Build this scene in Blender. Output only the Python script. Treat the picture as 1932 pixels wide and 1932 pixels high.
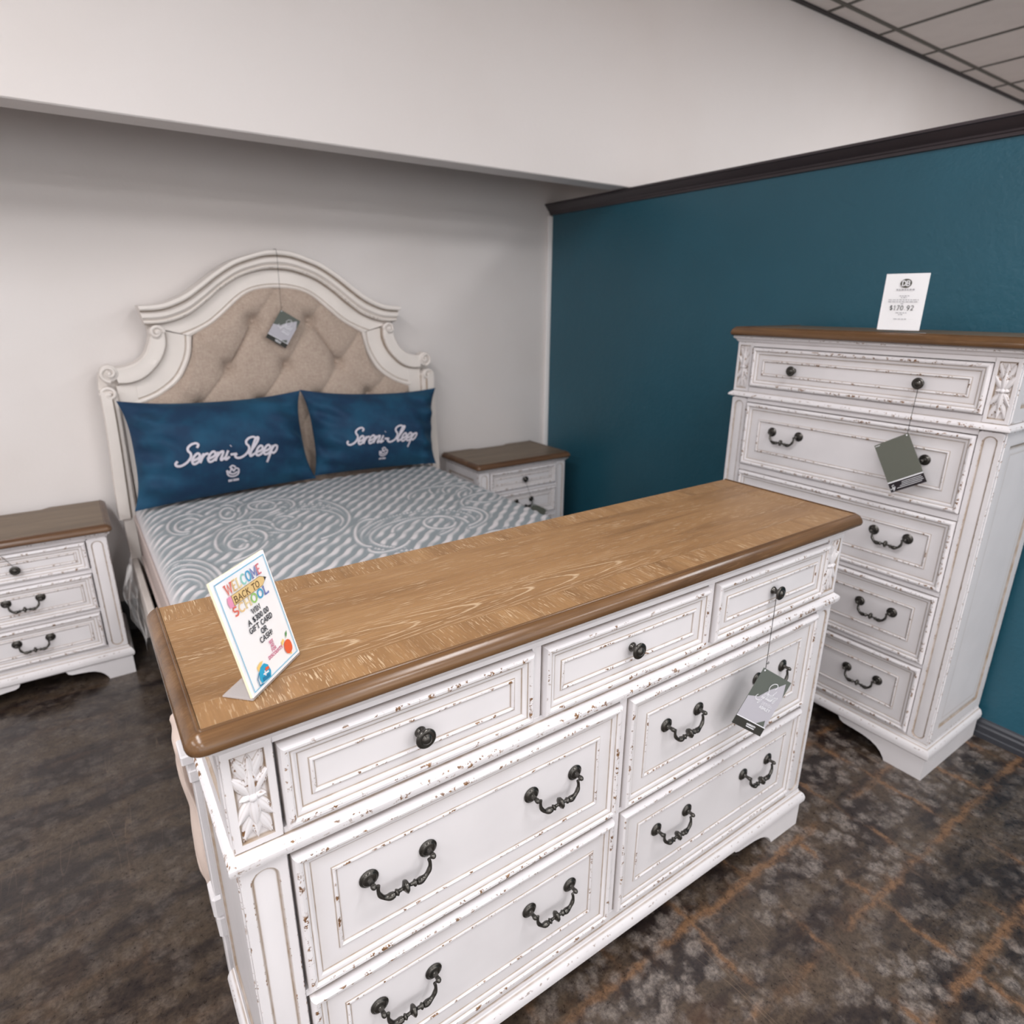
import bpy, math, random
import numpy as np
from mathutils import Vector, Matrix

# ------------------------------------------------------------------ clear
for o in list(bpy.data.objects):
    bpy.data.objects.remove(o, do_unlink=True)
scene = bpy.context.scene
COL = scene.collection
PI = math.pi
rnd = random.Random(7)

# ------------------------------------------------------------------ camera
F_PX, YAW, PITCH, ROLL, CAM_H = 1191.73, 0.6053, 0.3190, 0.0058, 1.4855
f0 = Vector((math.sin(YAW), math.cos(YAW), 0)); r0 = Vector((math.cos(YAW), -math.sin(YAW), 0)); up = Vector((0, 0, 1))
fw = f0 * math.cos(PITCH) - up * math.sin(PITCH)
u0 = up * math.cos(PITCH) + f0 * math.sin(PITCH)
rt = r0 * math.cos(ROLL) + u0 * math.sin(ROLL)
uu = -r0 * math.sin(ROLL) + u0 * math.cos(ROLL)
cam_data = bpy.data.cameras.new('camera')
cam = bpy.data.objects.new('camera', cam_data); COL.objects.link(cam)
M = Matrix((rt, uu, -fw)).transposed().to_4x4(); M.translation = Vector((0, 0, CAM_H))
cam.matrix_world = M
cam_data.sensor_width = 36.0; cam_data.sensor_fit = 'HORIZONTAL'
cam_data.lens = F_PX / 1932.0 * 36.0
cam_data.clip_start = 0.02
cam_data.dof.use_dof = True; cam_data.dof.focus_distance = 1.08; cam_data.dof.aperture_fstop = 4.0
scene.camera = cam

# ------------------------------------------------------------------ world, exposure
world = bpy.data.worlds.new('world'); scene.world = world; world.use_nodes = True
world.node_tree.nodes['Background'].inputs[0].default_value = (1.0, 0.985, 0.985, 1)
world.node_tree.nodes['Background'].inputs[1].default_value = 1.6
vs = scene.view_settings
vs.view_transform = 'Standard'; vs.look = 'None'; vs.gamma = 1.0; vs.use_curve_mapping = False
vs.exposure = 0.76
TROFFER_POWER = 13.3

# ------------------------------------------------------------------ materials
def lin(r, g, b):
    f = lambda c: (c / 255 / 12.92) if c / 255 <= 0.04045 else ((c / 255 + 0.055) / 1.055) ** 2.4
    return (f(r), f(g), f(b), 1)
class NT:
    def __init__(s, name):
        s.m = bpy.data.materials.new(name); s.m.use_nodes = True; s.t = s.m.node_tree
        s.b = s.t.nodes['Principled BSDF']; s.out = s.t.nodes['Material Output']
    def n(s, typ, **kw):
        nd = s.t.nodes.new(typ)
        for k, v in kw.items():
            if k.startswith('i_'):
                key = k[2:]
                key = int(key) if key.isdigit() else key.replace('_', ' ')
                nd.inputs[key].default_value = v
            else: setattr(nd, k, v)
        return nd
    def l(s, a, b): s.t.links.new(a, b)
    def math(s, op, a, b=None, c=None, clamp=False):
        nd = s.n('ShaderNodeMath', operation=op, use_clamp=clamp)
        for i, v in enumerate((a, b, c)):
            if v is None: continue
            if isinstance(v, (int, float)): nd.inputs[i].default_value = v
            else: s.l(v, nd.inputs[i])
        return nd.outputs[0]
    def mix(s, fac, a, b, blend='MIX'):
        nd = s.n('ShaderNodeMix', data_type='RGBA', blend_type=blend)
        for sock, v in ((nd.inputs[0], fac), (nd.inputs[6], a), (nd.inputs[7], b)):
            if isinstance(v, (int, float)): sock.default_value = v
            elif isinstance(v, tuple): sock.default_value = v
            else: s.l(v, sock)
        return nd.outputs[2]
    def coord(s, out='Object', scale=(1, 1, 1), loc=(0, 0, 0), rot=(0, 0, 0)):
        tc = s.n('ShaderNodeTexCoord'); mp = s.n('ShaderNodeMapping')
        mp.inputs['Scale'].default_value = scale; mp.inputs['Location'].default_value = loc; mp.inputs['Rotation'].default_value = rot
        s.l(tc.outputs[out], mp.inputs[0]); return mp.outputs[0]
    def noise(s, vec, scale, detail=3, rough=0.55, dist=0.0):
        nd = s.n('ShaderNodeTexNoise'); s.l(vec, nd.inputs['Vector'])
        nd.inputs['Scale'].default_value = scale; nd.inputs['Detail'].default_value = detail
        nd.inputs['Roughness'].default_value = rough; nd.inputs['Distortion'].default_value = dist
        return nd.outputs['Fac']
    def ramp(s, fac, stops, interp='LINEAR'):
        nd = s.n('ShaderNodeValToRGB'); cr = nd.color_ramp; cr.interpolation = interp
        while len(cr.elements) < len(stops): cr.elements.new(0.5)
        for e, (p, c) in zip(cr.elements, stops):
            e.position = p; e.color = c if len(c) == 4 else (*c, 1)
        s.l(fac, nd.inputs[0]); return nd.outputs[0]
    def smooth(s, v, a, b):
        nd = s.n('ShaderNodeMapRange', interpolation_type='SMOOTHSTEP')
        s.l(v, nd.inputs[0]); nd.inputs[1].default_value = a; nd.inputs[2].default_value = b
        return nd.outputs[0]
    def attr(s, name): return s.n('ShaderNodeAttribute', attribute_name=name).outputs['Fac']
    def bump(s, h, strength=0.3, dist=0.002):
        nd = s.n('ShaderNodeBump'); nd.inputs['Strength'].default_value = strength; nd.inputs['Distance'].default_value = dist
        s.l(h, nd.inputs['Height']); s.l(nd.outputs[0], s.b.inputs['Normal'])
    def base(s, c):
        if isinstance(c, tuple): s.b.inputs['Base Color'].default_value = c
        else: s.l(c, s.b.inputs['Base Color'])
    def rough(s, v):
        if isinstance(v, (int, float)): s.b.inputs['Roughness'].default_value = v
        else: s.l(v, s.b.inputs['Roughness'])
def plain(name, col, rough=0.5, metal=0.0, spec=0.5):
    t = NT(name); t.base(col); t.rough(rough); t.b.inputs['Metallic'].default_value = metal
    t.b.inputs['Specular IOR Level'].default_value = spec
    return t.m
MAT = {}
def m_antique(name, white, glz, glaze_amt=0.75, chip_amt=1.0):
    t = NT(name); v = t.coord('Object')
    wear = t.attr('wear'); glaze = t.attr('glaze')
    n1 = t.noise(v, 125, 3, 0.6); n2 = t.noise(v, 42, 2, 0.5); n3 = t.noise(v, 260, 2, 0.6)
    clus = t.smooth(n2, 0.44, 0.56)
    th = t.math('ADD', t.math('MULTIPLY', n1, 0.82), t.math('MULTIPLY', n3, 0.18))
    spots = t.smooth(th, 0.535, 0.57)
    chip = t.math('MULTIPLY', t.math('MULTIPLY', spots, clus), t.smooth(wear, 0.55, 0.85), clamp=True)
    chip = t.math('MULTIPLY', chip, chip_amt)
    wv = t.noise(v, 9, 2, 0.5)
    wcol = t.mix(t.smooth(wv, 0.3, 0.75), white, tuple(c * 0.95 for c in white[:3]) + (1,))
    g = t.math('MULTIPLY', t.smooth(glaze, 0.1, 1.0), glaze_amt)
    gn = t.math('MULTIPLY', g, t.math('ADD', t.math('MULTIPLY', n2, 0.9), 0.45), clamp=True)
    c1 = t.mix(gn, wcol, glz)
    brown = t.mix(t.smooth(n3, 0.4, 0.6), lin(142, 104, 66), lin(104, 74, 50))
    t.base(t.mix(chip, c1, brown)); t.rough(0.42)
    t.bump(t.math('ADD', t.math('MULTIPLY', n3, 0.15), t.math('MULTIPLY', chip, -0.6)), 0.25, 0.0006)
    return t.m
MAT['white'] = m_antique('antique_white_paint', lin(224, 221, 223), lin(150, 128, 104), 0.9)
MAT['cream'] = m_antique('antique_cream_paint', lin(228, 221, 215), lin(140, 116, 88), 0.9, 0.4)
def m_wood(name, along, c_dark, c_mid, c_light, pore, pore_amt=0.8, rough=0.42):
    # along: 0 grain runs along x, 1 grain runs along y
    t = NT(name)
    sc = (1.0, 9.0, 9.0) if along == 0 else (9.0, 1.0, 9.0)
    v = t.coord('Object', sc); vd = t.noise(t.coord('Object', (1.6, 1.6, 1.6)), 1.5, 2)
    big = t.noise(v, 2.2, 4, 0.55, 0.9)
    sc2 = (2.0, 70.0, 70.0) if along == 0 else (70.0, 2.0, 70.0)
    fine = t.noise(t.coord('Object', sc2), 4.5, 3, 0.6)
    sc3 = ((8.0, 115.0, 115.0) if pore_amt < 0.9 else (13.0, 165.0, 165.0)) if along == 0 else (165.0, 13.0, 165.0)
    p = t.noise(t.coord('Object', sc3), 3.0, 2, 0.5)
    sxyz = t.n('ShaderNodeSeparateXYZ'); t.l(t.coord('Object'), sxyz.inputs[0])
    dn = t.noise(t.coord('Object', (6, 30, 6)), 1.0, 3, 0.6)
    yy_ = t.math('SUBTRACT', sxyz.outputs[1], 0.125)
    gg = t.math('ADD', t.math('ADD', sxyz.outputs[0], t.math('MULTIPLY', t.math('MULTIPLY', yy_, yy_), 190.0)), t.math('MULTIPLY', dn, 0.07))
    fr = t.math('ABSOLUTE', t.math('SUBTRACT', t.math('FRACT', t.math('DIVIDE', gg, 0.115)), 0.5))
    col = t.ramp(big, [(0.25, c_dark), (0.5, c_mid), (0.75, c_light)])
    col = t.mix(t.math('MULTIPLY', t.smooth(fine, 0.35, 0.7), 0.35), col, c_dark)
    arch = t.math('MULTIPLY', t.smooth(fr, 0.10, 0.02), t.math('MULTIPLY', t.smooth(t.math('ABSOLUTE', yy_), 0.062, 0.035), t.math('MULTIPLY', t.smooth(sxyz.outputs[0], 0.05, 0.2), t.smooth(sxyz.outputs[0], 1.05, 0.75)))) if pore_amt == 0.7 else t.math('MULTIPLY', fr, 0.0)
    patch = t.smooth(t.noise(t.coord('Object', (5, 22, 5) if along == 0 else (22, 5, 5)), 1.0, 2), 0.42, 0.62)
    pores = t.math('MULTIPLY', t.smooth(p, 0.58, 0.66), t.math('ADD', t.math('MULTIPLY', patch, 0.55), 0.15 if pore_amt < 0.9 else 0.30))
    pores = t.math('MAXIMUM', pores, t.math('MULTIPLY', t.math('MULTIPLY', arch, t.smooth(p, 0.36, 0.50)), 0.95))
    col = t.mix(t.math('MULTIPLY', pores, pore_amt, clamp=True), col, pore)
    gl = t.attr('glaze'); col = t.mix(t.math('MULTIPLY', gl, 0.9), col, lin(58, 38, 24))
    t.base(col); t.rough(rough)
    t.bump(t.math('MULTIPLY', fine, -1), 0.12, 0.0006)
    return t.m
WD = (lin(122, 90, 58), lin(148, 112, 74), lin(160, 124, 84), lin(206, 182, 150))
MAT['wood_x'] = m_wood('oak_veneer_field', 0, *WD, 0.7, 0.36)
MAT['wood_y'] = m_wood('oak_veneer_crossband', 1, *WD, 0.91)
MAT['wood_end'] = m_wood('oak_veneer_end_band', 0, *WD, 0.9)
ED = (lin(78, 55, 35), lin(106, 77, 50), lin(124, 93, 63), lin(146, 115, 82))
MAT['wood_edge'] = m_wood('dark_oak_edge', 0, *ED, 0.25, 0.22)
ND = (lin(92, 75, 56), lin(114, 95, 73), lin(130, 110, 86), lin(160, 140, 114))  # same oak as the dresser top, with dimmer light put into the colours
MAT['wood_shaded'] = m_wood('shaded_oak_field', 0, *ND, 0.4)
NE = (lin(72, 50, 36), lin(98, 70, 50), lin(118, 90, 66), lin(140, 112, 86))  # edge of that oak, likewise with shade in its colours
MAT['wood_shaded_edge'] = m_wood('shaded_oak_edge', 0, *NE, 0.3, 0.3)

t = NT('dark_pewter'); v = t.coord('Object'); n = t.noise(v, 160, 3)
t.base(t.mix(n, lin(58, 57, 56), lin(98, 95, 90))); t.rough(0.24); t.b.inputs['Metallic'].default_value = 0.85; MAT['pewter'] = t.m

def m_wall(name, col, col2, bumpscale, strength, rough=0.55, nscale=1.3):
    t = NT(name); v = t.coord('Object')
    t.base(t.mix(t.smooth(t.noise(v, nscale, 3), 0.35, 0.7), col, col2)); t.rough(rough)
    h = t.math('ADD', t.noise(v, bumpscale, 4, 0.6), t.math('MULTIPLY', t.noise(v, bumpscale * 0.3, 2), 1.2))
    t.bump(h, strength, 0.004); return t.m
MAT['wall'] = m_wall('warm_white_wall_paint', lin(226, 221, 219), lin(222, 216, 213), 60, 0.12)
MAT['teal'] = m_wall('teal_wall_paint', lin(38, 90, 108), lin(35, 85, 102), 85, 0.35, 0.38)
MAT['trim_dark'] = m_wall('dark_brown_trim_paint', lin(62, 54, 58), lin(56, 49, 52), 120, 0.05, 0.4)
MAT['base_dark'] = m_wall('charcoal_baseboard', lin(62, 64, 70), lin(52, 54, 60), 120, 0.05, 0.35)
MAT['base_black'] = m_wall('black_cove_base', lin(26, 22, 24), lin(22, 20, 22), 120, 0.05, 0.4)
MAT['corner_white'] = m_wall('white_corner_trim', lin(247, 244, 243), lin(243, 240, 239), 90, 0.05)
MAT['tile'] = m_wall('acoustic_tile', lin(240, 233, 229), lin(236, 229, 225), 300, 0.2, 0.9, 6)
MAT['alcove'] = m_wall('shade_dark_alcove', lin(112, 104, 94), lin(104, 96, 86), 40, 0.1, 0.8)  # shade painted in: dark taupe cuts the bounce and keeps the recess dim
MAT['tbar'] = plain('dark_grid_bar', lin(84, 80, 72), 0.5)
MAT['angle'] = plain('black_wall_angle', lin(38, 32, 34), 0.5)

# stained concrete floor
t = NT('acid_stained_concrete'); v = t.coord('Object')
n1 = t.noise(v, 1.3, 4, 0.6, 0.6); n2 = t.noise(t.coord('Object', (0.8, 2.0, 1), (0, 0, 0), (0, 0, 0.25)), 4.2, 5, 0.62, 0.5); n3 = t.noise(v, 24, 5, 0.65, 0.4); n4 = t.noise(v, 150, 4, 0.7); n5 = t.noise(v, 60, 6, 0.72, 0.3)
nz = t.n('ShaderNodeTexNoise'); t.l(v, nz.inputs['Vector']); nz.inputs['Scale'].default_value = 16; nz.inputs['Detail'].default_value = 5; nz.inputs['Roughness'].default_value = 0.65
sc = t.n('ShaderNodeVectorMath', operation='SCALE'); t.l(nz.outputs['Color'], sc.inputs[0]); sc.inputs['Scale'].default_value = 0.07
vd = t.n('ShaderNodeVectorMath', operation='ADD'); t.l(v, vd.inputs[0]); t.l(sc.outputs[0], vd.inputs[1])
vo = t.n('ShaderNodeTexVoronoi', feature='F1'); t.l(vd.outputs[0], vo.inputs['Vector']); vo.inputs['Scale'].default_value = 23
blob = t.smooth(vo.outputs['Distance'], 0.66, 0.22)
fine = t.math('ADD', t.math('MULTIPLY', n5, 0.65), t.math('MULTIPLY', n4, 0.35))
sx = t.n('ShaderNodeSeparateXYZ'); t.l(v, sx.inputs[0])
right = t.smooth(t.math('ADD', sx.outputs[0], t.math('MULTIPLY', n1, 0.8)), 0.6, 1.3)
greyz = t.smooth(t.noise(t.coord('Object', (1, 1, 1), (3.1, 0.7, 0)), 2.2, 4, 0.6), 0.28, 0.50)
greyz = t.math('MULTIPLY', greyz, t.math('ADD', t.math('MULTIPLY', right, 0.70), 0.25))
base_d = t.mix(t.smooth(fine, 0.35, 0.65), lin(28, 22, 23), lin(50, 41, 37))
base_b = t.mix(t.smooth(fine, 0.35, 0.65), lin(54, 44, 37), lin(86, 73, 60))
c = t.mix(t.smooth(n2, 0.40, 0.58), base_d, base_b)
grey = t.mix(t.smooth(fine, 0.36, 0.66), lin(78, 71, 68), lin(142, 132, 124))
c = t.mix(t.math('MULTIPLY', t.math('MULTIPLY', blob, greyz), t.math('ADD', t.math('MULTIPLY', t.smooth(n3, 0.25, 0.55), 0.8), 0.2)), c, grey)
c = t.mix(t.math('MULTIPLY', t.smooth(n1, 0.56, 0.72), 0.45), c, lin(92, 62, 40))
# ghost lines of the old nine inch tiles, rust coloured
wob = t.n('ShaderNodeVectorMath', operation='SCALE'); nz2 = t.n('ShaderNodeTexNoise'); t.l(v, nz2.inputs['Vector']); nz2.inputs['Scale'].default_value = 11; nz2.inputs['Detail'].default_value = 6; nz2.inputs['Roughness'].default_value = 0.7
t.l(nz2.outputs['Color'], wob.inputs[0]); wob.inputs['Scale'].default_value = 0.062
va = t.n('ShaderNodeVectorMath', operation='ADD'); t.l(v, va.inputs[0]); t.l(wob.outputs[0], va.inputs[1]); sw_ = t.n('ShaderNodeSeparateXYZ'); t.l(va.outputs[0], sw_.inputs[0])
def gline(o, off): return t.math('ABSOLUTE', t.math('SUBTRACT', t.math('FRACT', t.math('DIVIDE', t.math('ADD', o, off), 0.2286)), 0.5))
gx = gline(sw_.outputs[0], 10 * 0.2286 + 0.1143 - 1.51 - 0.031); gy = gline(sw_.outputs[1], 40 * 0.2286 + 0.1143 - 0.49 - 0.031)
lm1 = t.smooth(t.noise(t.coord('Object', (1, 1, 1), (7, 3, 0)), 4.2, 4), 0.38, 0.56)
lm2 = t.smooth(t.noise(t.coord('Object', (1, 1, 1), (1, 9, 0)), 4.4, 4), 0.42, 0.58)
ln = t.math('MAXIMUM', t.math('MULTIPLY', t.smooth(gx, 0.060, 0.0), lm2), t.math('MULTIPLY', t.smooth(gy, 0.075, 0.0), lm1))
halo = t.math('MULTIPLY', t.math('MAXIMUM', t.math('MULTIPLY', t.smooth(gx, 0.2, 0.0), lm2), t.math('MULTIPLY', t.smooth(gy, 0.22, 0.0), lm1)), t.smooth(n3, 0.42, 0.62))
ln = t.math('ADD', t.math('MULTIPLY', ln, t.math('ADD', t.math('MULTIPLY', t.smooth(fine, 0.34, 0.56), 0.7), 0.3)), t.math('MULTIPLY', halo, 0.4), clamp=True)
ln = t.math('MULTIPLY', ln, t.math('ADD', t.math('MULTIPLY', right, 0.85), 0.12))
c = t.mix(ln, c, t.mix(t.smooth(fine, 0.35, 0.65), lin(94, 68, 47), lin(128, 97, 71)))
# fine pale scratches in two directions
def scratch(rot, off, k1, k2):
    q = t.noise(t.coord('Object', (k1, 0.9, 1), off, (0, 0, rot)), 1.0, 1); return t.smooth(t.math('ABSOLUTE', t.math('SUBTRACT', q, 0.5)), 0.004, 0.0)
s1 = t.math('MULTIPLY', scratch(0.95, (3, 1, 0), 16, 1), t.smooth(t.noise(v, 2.1, 2), 0.52, 0.60)); s2 = t.math('MULTIPLY', scratch(-0.35, (8, 2, 0), 14, 1), t.smooth(t.noise(t.coord('Object', (1, 1, 1), (5, 5, 0)), 2.4, 2), 0.55, 0.62))
c = t.mix(t.math('MULTIPLY', t.math('MAXIMUM', s1, s2), 0.22), c, lin(150, 128, 108))
t.base(c); t.rough(t.math('ADD', t.math('MULTIPLY', n5, 0.20), 0.20))
t.b.inputs['Coat Weight'].default_value = 0.3; t.b.inputs['Coat Roughness'].default_value = 0.15
t.bump(n3, 0.05, 0.002); MAT['floor'] = t.m

t = NT('beige_linen'); v = t.coord('Object')
w1 = t.noise(t.coord('Object', (60, 60, 900)), 1, 2); w2 = t.noise(t.coord('Object', (900, 60, 60)), 1, 2); n = t.noise(v, 20, 3)
h = t.math('ADD', w1, w2)
t.base(t.mix(t.smooth(h, 0.7, 1.3), t.mix(n, lin(152, 132, 118), lin(168, 148, 135)), lin(190, 174, 160))); t.rough(0.9)
t.b.inputs['Sheen Weight'].default_value = 0.2; t.bump(h, 0.35, 0.001); MAT['linen'] = t.m

t = NT('navy_teal_velvet'); v = t.coord('Object'); n = t.noise(v, 7, 3, 0.6); n2 = t.noise(v, 260, 2)
t.base(t.mix(t.smooth(n, 0.35, 0.7), lin(6, 48, 80), lin(13, 72, 102))); t.rough(0.8)
t.b.inputs['Sheen Weight'].default_value = 0.15; t.b.inputs['Sheen Tint'].default_value = lin(70, 150, 175); t.b.inputs['Sheen Roughness'].default_value = 0.4
t.bump(t.math('ADD', n2, t.math('MULTIPLY', n, 6)), 0.2, 0.002); MAT['velvet'] = t.m

t = NT('quilted_knit'); n = t.noise(t.coord('Object'), 420, 2)
tone = t.attr('tone')
t.base(t.mix(t.smooth(tone, 0.15, 0.85), t.mix(n, lin(134, 144, 149), lin(152, 160, 164)), t.mix(n, lin(212, 208, 210), lin(226, 222, 224)))); t.rough(0.85)
t.bump(n, 0.15, 0.001); MAT['quilt'] = t.m
t = NT('mattress_border'); n = t.noise(t.coord('Object', (40, 40, 400)), 1, 2); t.base(t.mix(n, lin(182, 166, 160), lin(202, 188, 183))); t.rough(0.8); MAT['border'] = t.m
t = NT('beige_muslin'); n = t.noise(t.coord('Object'), 30, 4); t.base(t.mix(n, lin(206, 188, 178), lin(218, 201, 190))); t.rough(0.9); MAT['muslin'] = t.m
t = NT('clear_plastic_film'); t.base((0.9, 0.9, 0.9, 1)); t.rough(0.12)
t.b.inputs['Alpha'].default_value = 0.16; t.b.inputs['Specular IOR Level'].default_value = 0.9; MAT['film'] = t.m
t = NT('clear_acrylic'); t.base((0.95, 0.96, 0.97, 1)); t.rough(0.06); t.b.inputs['Transmission Weight'].default_value = 1.0; t.b.inputs['IOR'].default_value = 1.3
t.b.inputs['Alpha'].default_value = 0.14; MAT['acrylic'] = t.m
t = NT('frosted_acrylic_foot'); t.base(lin(205, 200, 200)); t.rough(0.12); t.b.inputs['Alpha'].default_value = 0.55; MAT['acrylic_foot'] = t.m
def printmat(key, col, rough=0.5): MAT[key] = plain('print_' + key, col, rough)
printmat('paper', lin(248, 248, 250), 0.35); printmat('paper_edge', lin(240, 234, 205), 0.5)
printmat('blue_line', lin(96, 184, 218)); printmat('ink', lin(42, 48, 58)); printmat('pink_ink', lin(196, 92, 130))
printmat('w_red', lin(218, 108, 92)); printmat('w_sand', lin(222, 190, 140)); printmat('w_cream', lin(228, 208, 160)); printmat('w_mint', lin(140, 200, 190))
printmat('w_blue', lin(70, 160, 200)); printmat('w_violet', lin(110, 125, 180)); printmat('w_rose', lin(214, 130, 140)); printmat('w_green', lin(150, 195, 110))
printmat('pencil', lin(222, 192, 134)); printmat('pencil_dark', lin(104, 78, 50)); printmat('eraser', lin(226, 150, 180)); printmat('graphite', lin(60, 62, 66))
printmat('bag_blue', lin(40, 160, 200)); printmat('bag_dark', lin(28, 118, 160)); printmat('apple', lin(222, 96, 58)); printmat('leaf', lin(84, 150, 84)); printmat('book', lin(236, 200, 120))
printmat('thread', lin(206, 202, 212), 0.7); printmat('grey_ink', lin(176, 176, 180)); printmat('dark_ink', lin(66, 66, 66)); printmat('olive', lin(70, 68, 58))
printmat('tag_green', lin(92, 98, 92), 0.35); printmat('tag_back', lin(98, 101, 92), 0.35); printmat('tag_silver', lin(182, 180, 188), 0.3); printmat('tag_dark', lin(50, 50, 46), 0.35); printmat('tag_black', lin(34, 28, 34), 0.35); printmat('tag_white', lin(235, 236, 240), 0.4)
printmat('string', lin(40, 36, 34), 0.8)
t = NT('troffer_diffuser'); e = t.n('ShaderNodeEmission'); e.inputs[0].default_value = (0.99, 0.975, 0.985, 1); e.inputs[1].default_value = TROFFER_POWER
t.l(e.outputs[0], t.out.inputs['Surface']); MAT['lamp'] = t.m
MAT['lamp_frame'] = plain('white_lamp_frame', lin(225, 222, 220), 0.5)

# ------------------------------------------------------------------ mesh helpers
class MB:
    def __init__(s): s.v = []; s.f = []; s.w = []; s.g = []
    def add(s, verts, faces, wear=0.0, glaze=0.0):
        o = len(s.v); n = len(verts)
        s.v += [tuple(p) for p in verts]
        s.w += list(wear) if hasattr(wear, '__len__') else [wear] * n
        s.g += list(glaze) if hasattr(glaze, '__len__') else [glaze] * n
        s.f += [tuple(i + o for i in f) for f in faces]
        return o
    def box(s, x0, x1, y0, y1, z0, z1, c=0.0, wear=0.0):
        """box with chamfered edges"""
        if c <= 0:
            v = [(x, y, z) for z in (z0, z1) for y in (y0, y1) for x in (x0, x1)]
            s.add(v, [(0, 2, 3, 1), (4, 5, 7, 6), (0, 1, 5, 4), (2, 6, 7, 3), (0, 4, 6, 2), (1, 3, 7, 5)]); return
        X, Y, Z = (x0, x1), (y0, y1), (z0, z1); sg = (1, -1)
        v = []; idx = {}
        for k in (0, 1):
            for j in (0, 1):
                for i in (0, 1):
                    for a in range(3):
                        p = [X[i] + sg[i] * c, Y[j] + sg[j] * c, Z[k] + sg[k] * c]
                        p[a] = (X[i], Y[j], Z[k])[a]
                        idx[(i, j, k, a)] = len(v); v.append(tuple(p))
        I = lambda i, j, k, a: idx[(i, j, k, a)]
        f = []
        for i in (0, 1):
            q = [I(i, 0, 0, 0), I(i, 1, 0, 0), I(i, 1, 1, 0), I(i, 0, 1, 0)]; f.append(tuple(q if i else q[::-1]))
            q = [I(0, i, 0, 1), I(0, i, 1, 1), I(1, i, 1, 1), I(1, i, 0, 1)]; f.append(tuple(q if i else q[::-1]))
            q = [I(0, 0, i, 2), I(1, 0, i, 2), I(1, 1, i, 2), I(0, 1, i, 2)]; f.append(tuple(q if i else q[::-1]))
        for a in (0, 1):
            for b in (0, 1):
                f.append((I(a, b, 0, 0), I(a, b, 1, 0), I(a, b, 1, 1), I(a, b, 0, 1)))
                f.append((I(a, 0, b, 0), I(a, 1, b, 0), I(a, 1, b, 2), I(a, 0, b, 2)))
                f.append((I(0, a, b, 1), I(1, a, b, 1), I(1, a, b, 2), I(0, a, b, 2)))
                for d in (0, 1): f.append((I(a, b, d, 0), I(a, b, d, 1), I(a, b, d, 2)))
        s.add(v, f, wear)
    def grid(s, P, closed_u=False, closed_v=False, wear=None, glaze=None):
        """P[i][j] points"""
        nu, nv = len(P), len(P[0]); v = [p for row in P for p in row]; f = []
        for i in range(nu if closed_u else nu - 1):
            for j in range(nv if closed_v else nv - 1):
                a, b = i, (i + 1) % nu; c, d = j, (j + 1) % nv
                f.append((a * nv + c, b * nv + c, b * nv + d, a * nv + d))
        s.add(v, f, wear if wear is not None else 0.0, glaze if glaze is not None else 0.0)
    def rings(s, R, wear, glaze, cap0=False, cap1=True, closed=True):
        """consecutive rings of points (lists of equal length)"""
        n = len(R[0]); v = [p for r in R for p in r]; f = []
        for i in range(len(R) - 1):
            for j in range(n if closed else n - 1):
                k = (j + 1) % n; f.append((i * n + j, i * n + k, (i + 1) * n + k, (i + 1) * n + j))
        if cap1: f.append(tuple((len(R) - 1) * n + j for j in range(n)))
        if cap0: f.append(tuple(reversed(range(n))))
        s.add(v, f, [w for w in wear for _ in range(n)], [g for g in glaze for _ in range(n)])
    def lathe(s, prof, origin, axis, n=20, wear=0.0):
        """prof list of (radius, along axis)"""
        ax = Vector(axis).normalized(); a = ax.orthogonal().normalized(); b = ax.cross(a); o = Vector(origin)
        R = [[o + ax * h + (a * math.cos(2 * PI * j / n) + b * math.sin(2 * PI * j / n)) * max(r, 1e-5) for j in range(n)] for r, h in prof]
        s.rings(R, [wear] * len(prof), [0] * len(prof), cap0=True)
    def tube(s, pts, rad, n=10, cap=True):
        pts = [Vector(p) for p in pts]; R = []
        rad = rad if hasattr(rad, '__len__') else [rad] * len(pts)
        prev = None
        for i, p in enumerate(pts):
            d = (pts[min(i + 1, len(pts) - 1)] - pts[max(i - 1, 0)]).normalized()
            if prev is None: a = d.orthogonal().normalized()
            else: a = (prev - d * prev.dot(d)).normalized()
            prev = a; b = d.cross(a)
            R.append([p + (a * math.cos(2 * PI * j / n) + b * math.sin(2 * PI * j / n)) * rad[i] for j in range(n)])
        s.rings(R, [0] * len(R), [0] * len(R), cap0=cap, cap1=cap)
    def panel(s, x0, x1, z0, z1, y, prof):
        """rectangular stepped panel facing -y. prof: (inset, proud, wear, glaze)"""
        R = []; W = []; G = []
        for i, d, w, g in prof:
            R.append([(x0 + i, y - d, z0 + i), (x1 - i, y - d, z0 + i), (x1 - i, y - d, z1 - i), (x0 + i, y - d, z1 - i)]); W.append(w); G.append(g)
        s.rings(R, W, G)
    def umould(s, x0, x1, yf, yb, prof, caps=True, rnd_=0):
        """moulding that wraps left side, front, right side. prof: (out, z, wear, glaze)"""
        R = []; W = []; G = []
        for o, z, w, g in prof:
            if rnd_:
                ro = max(o, 0.0); cl = [(x0 - o if o < 0 else x0 - ro * math.cos(a), yf - o if o < 0 else yf - ro * math.sin(a), z) for a in [PI / 2 * k / rnd_ for k in range(rnd_ + 1)]]
                r_ = [(x0 - o, yb, z)] + cl + [(x0 + x1 - p[0], p[1], z) for p in cl[::-1]] + [(x1 + o, yb, z)]
            else: r_ = [(x0 - o, yb, z), (x0 - o, yf - o, z), (x1 + o, yf - o, z), (x1 + o, yb, z)]
            R.append(r_); W.append(w); G.append(g)
        s.rings(R, W, G, cap1=False, closed=False)
        n = len(prof)
        if caps:
            s.add([r[0] for r in R], [tuple(range(n))]); s.add([r[-1] for r in R], [tuple(reversed(range(n)))])
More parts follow.
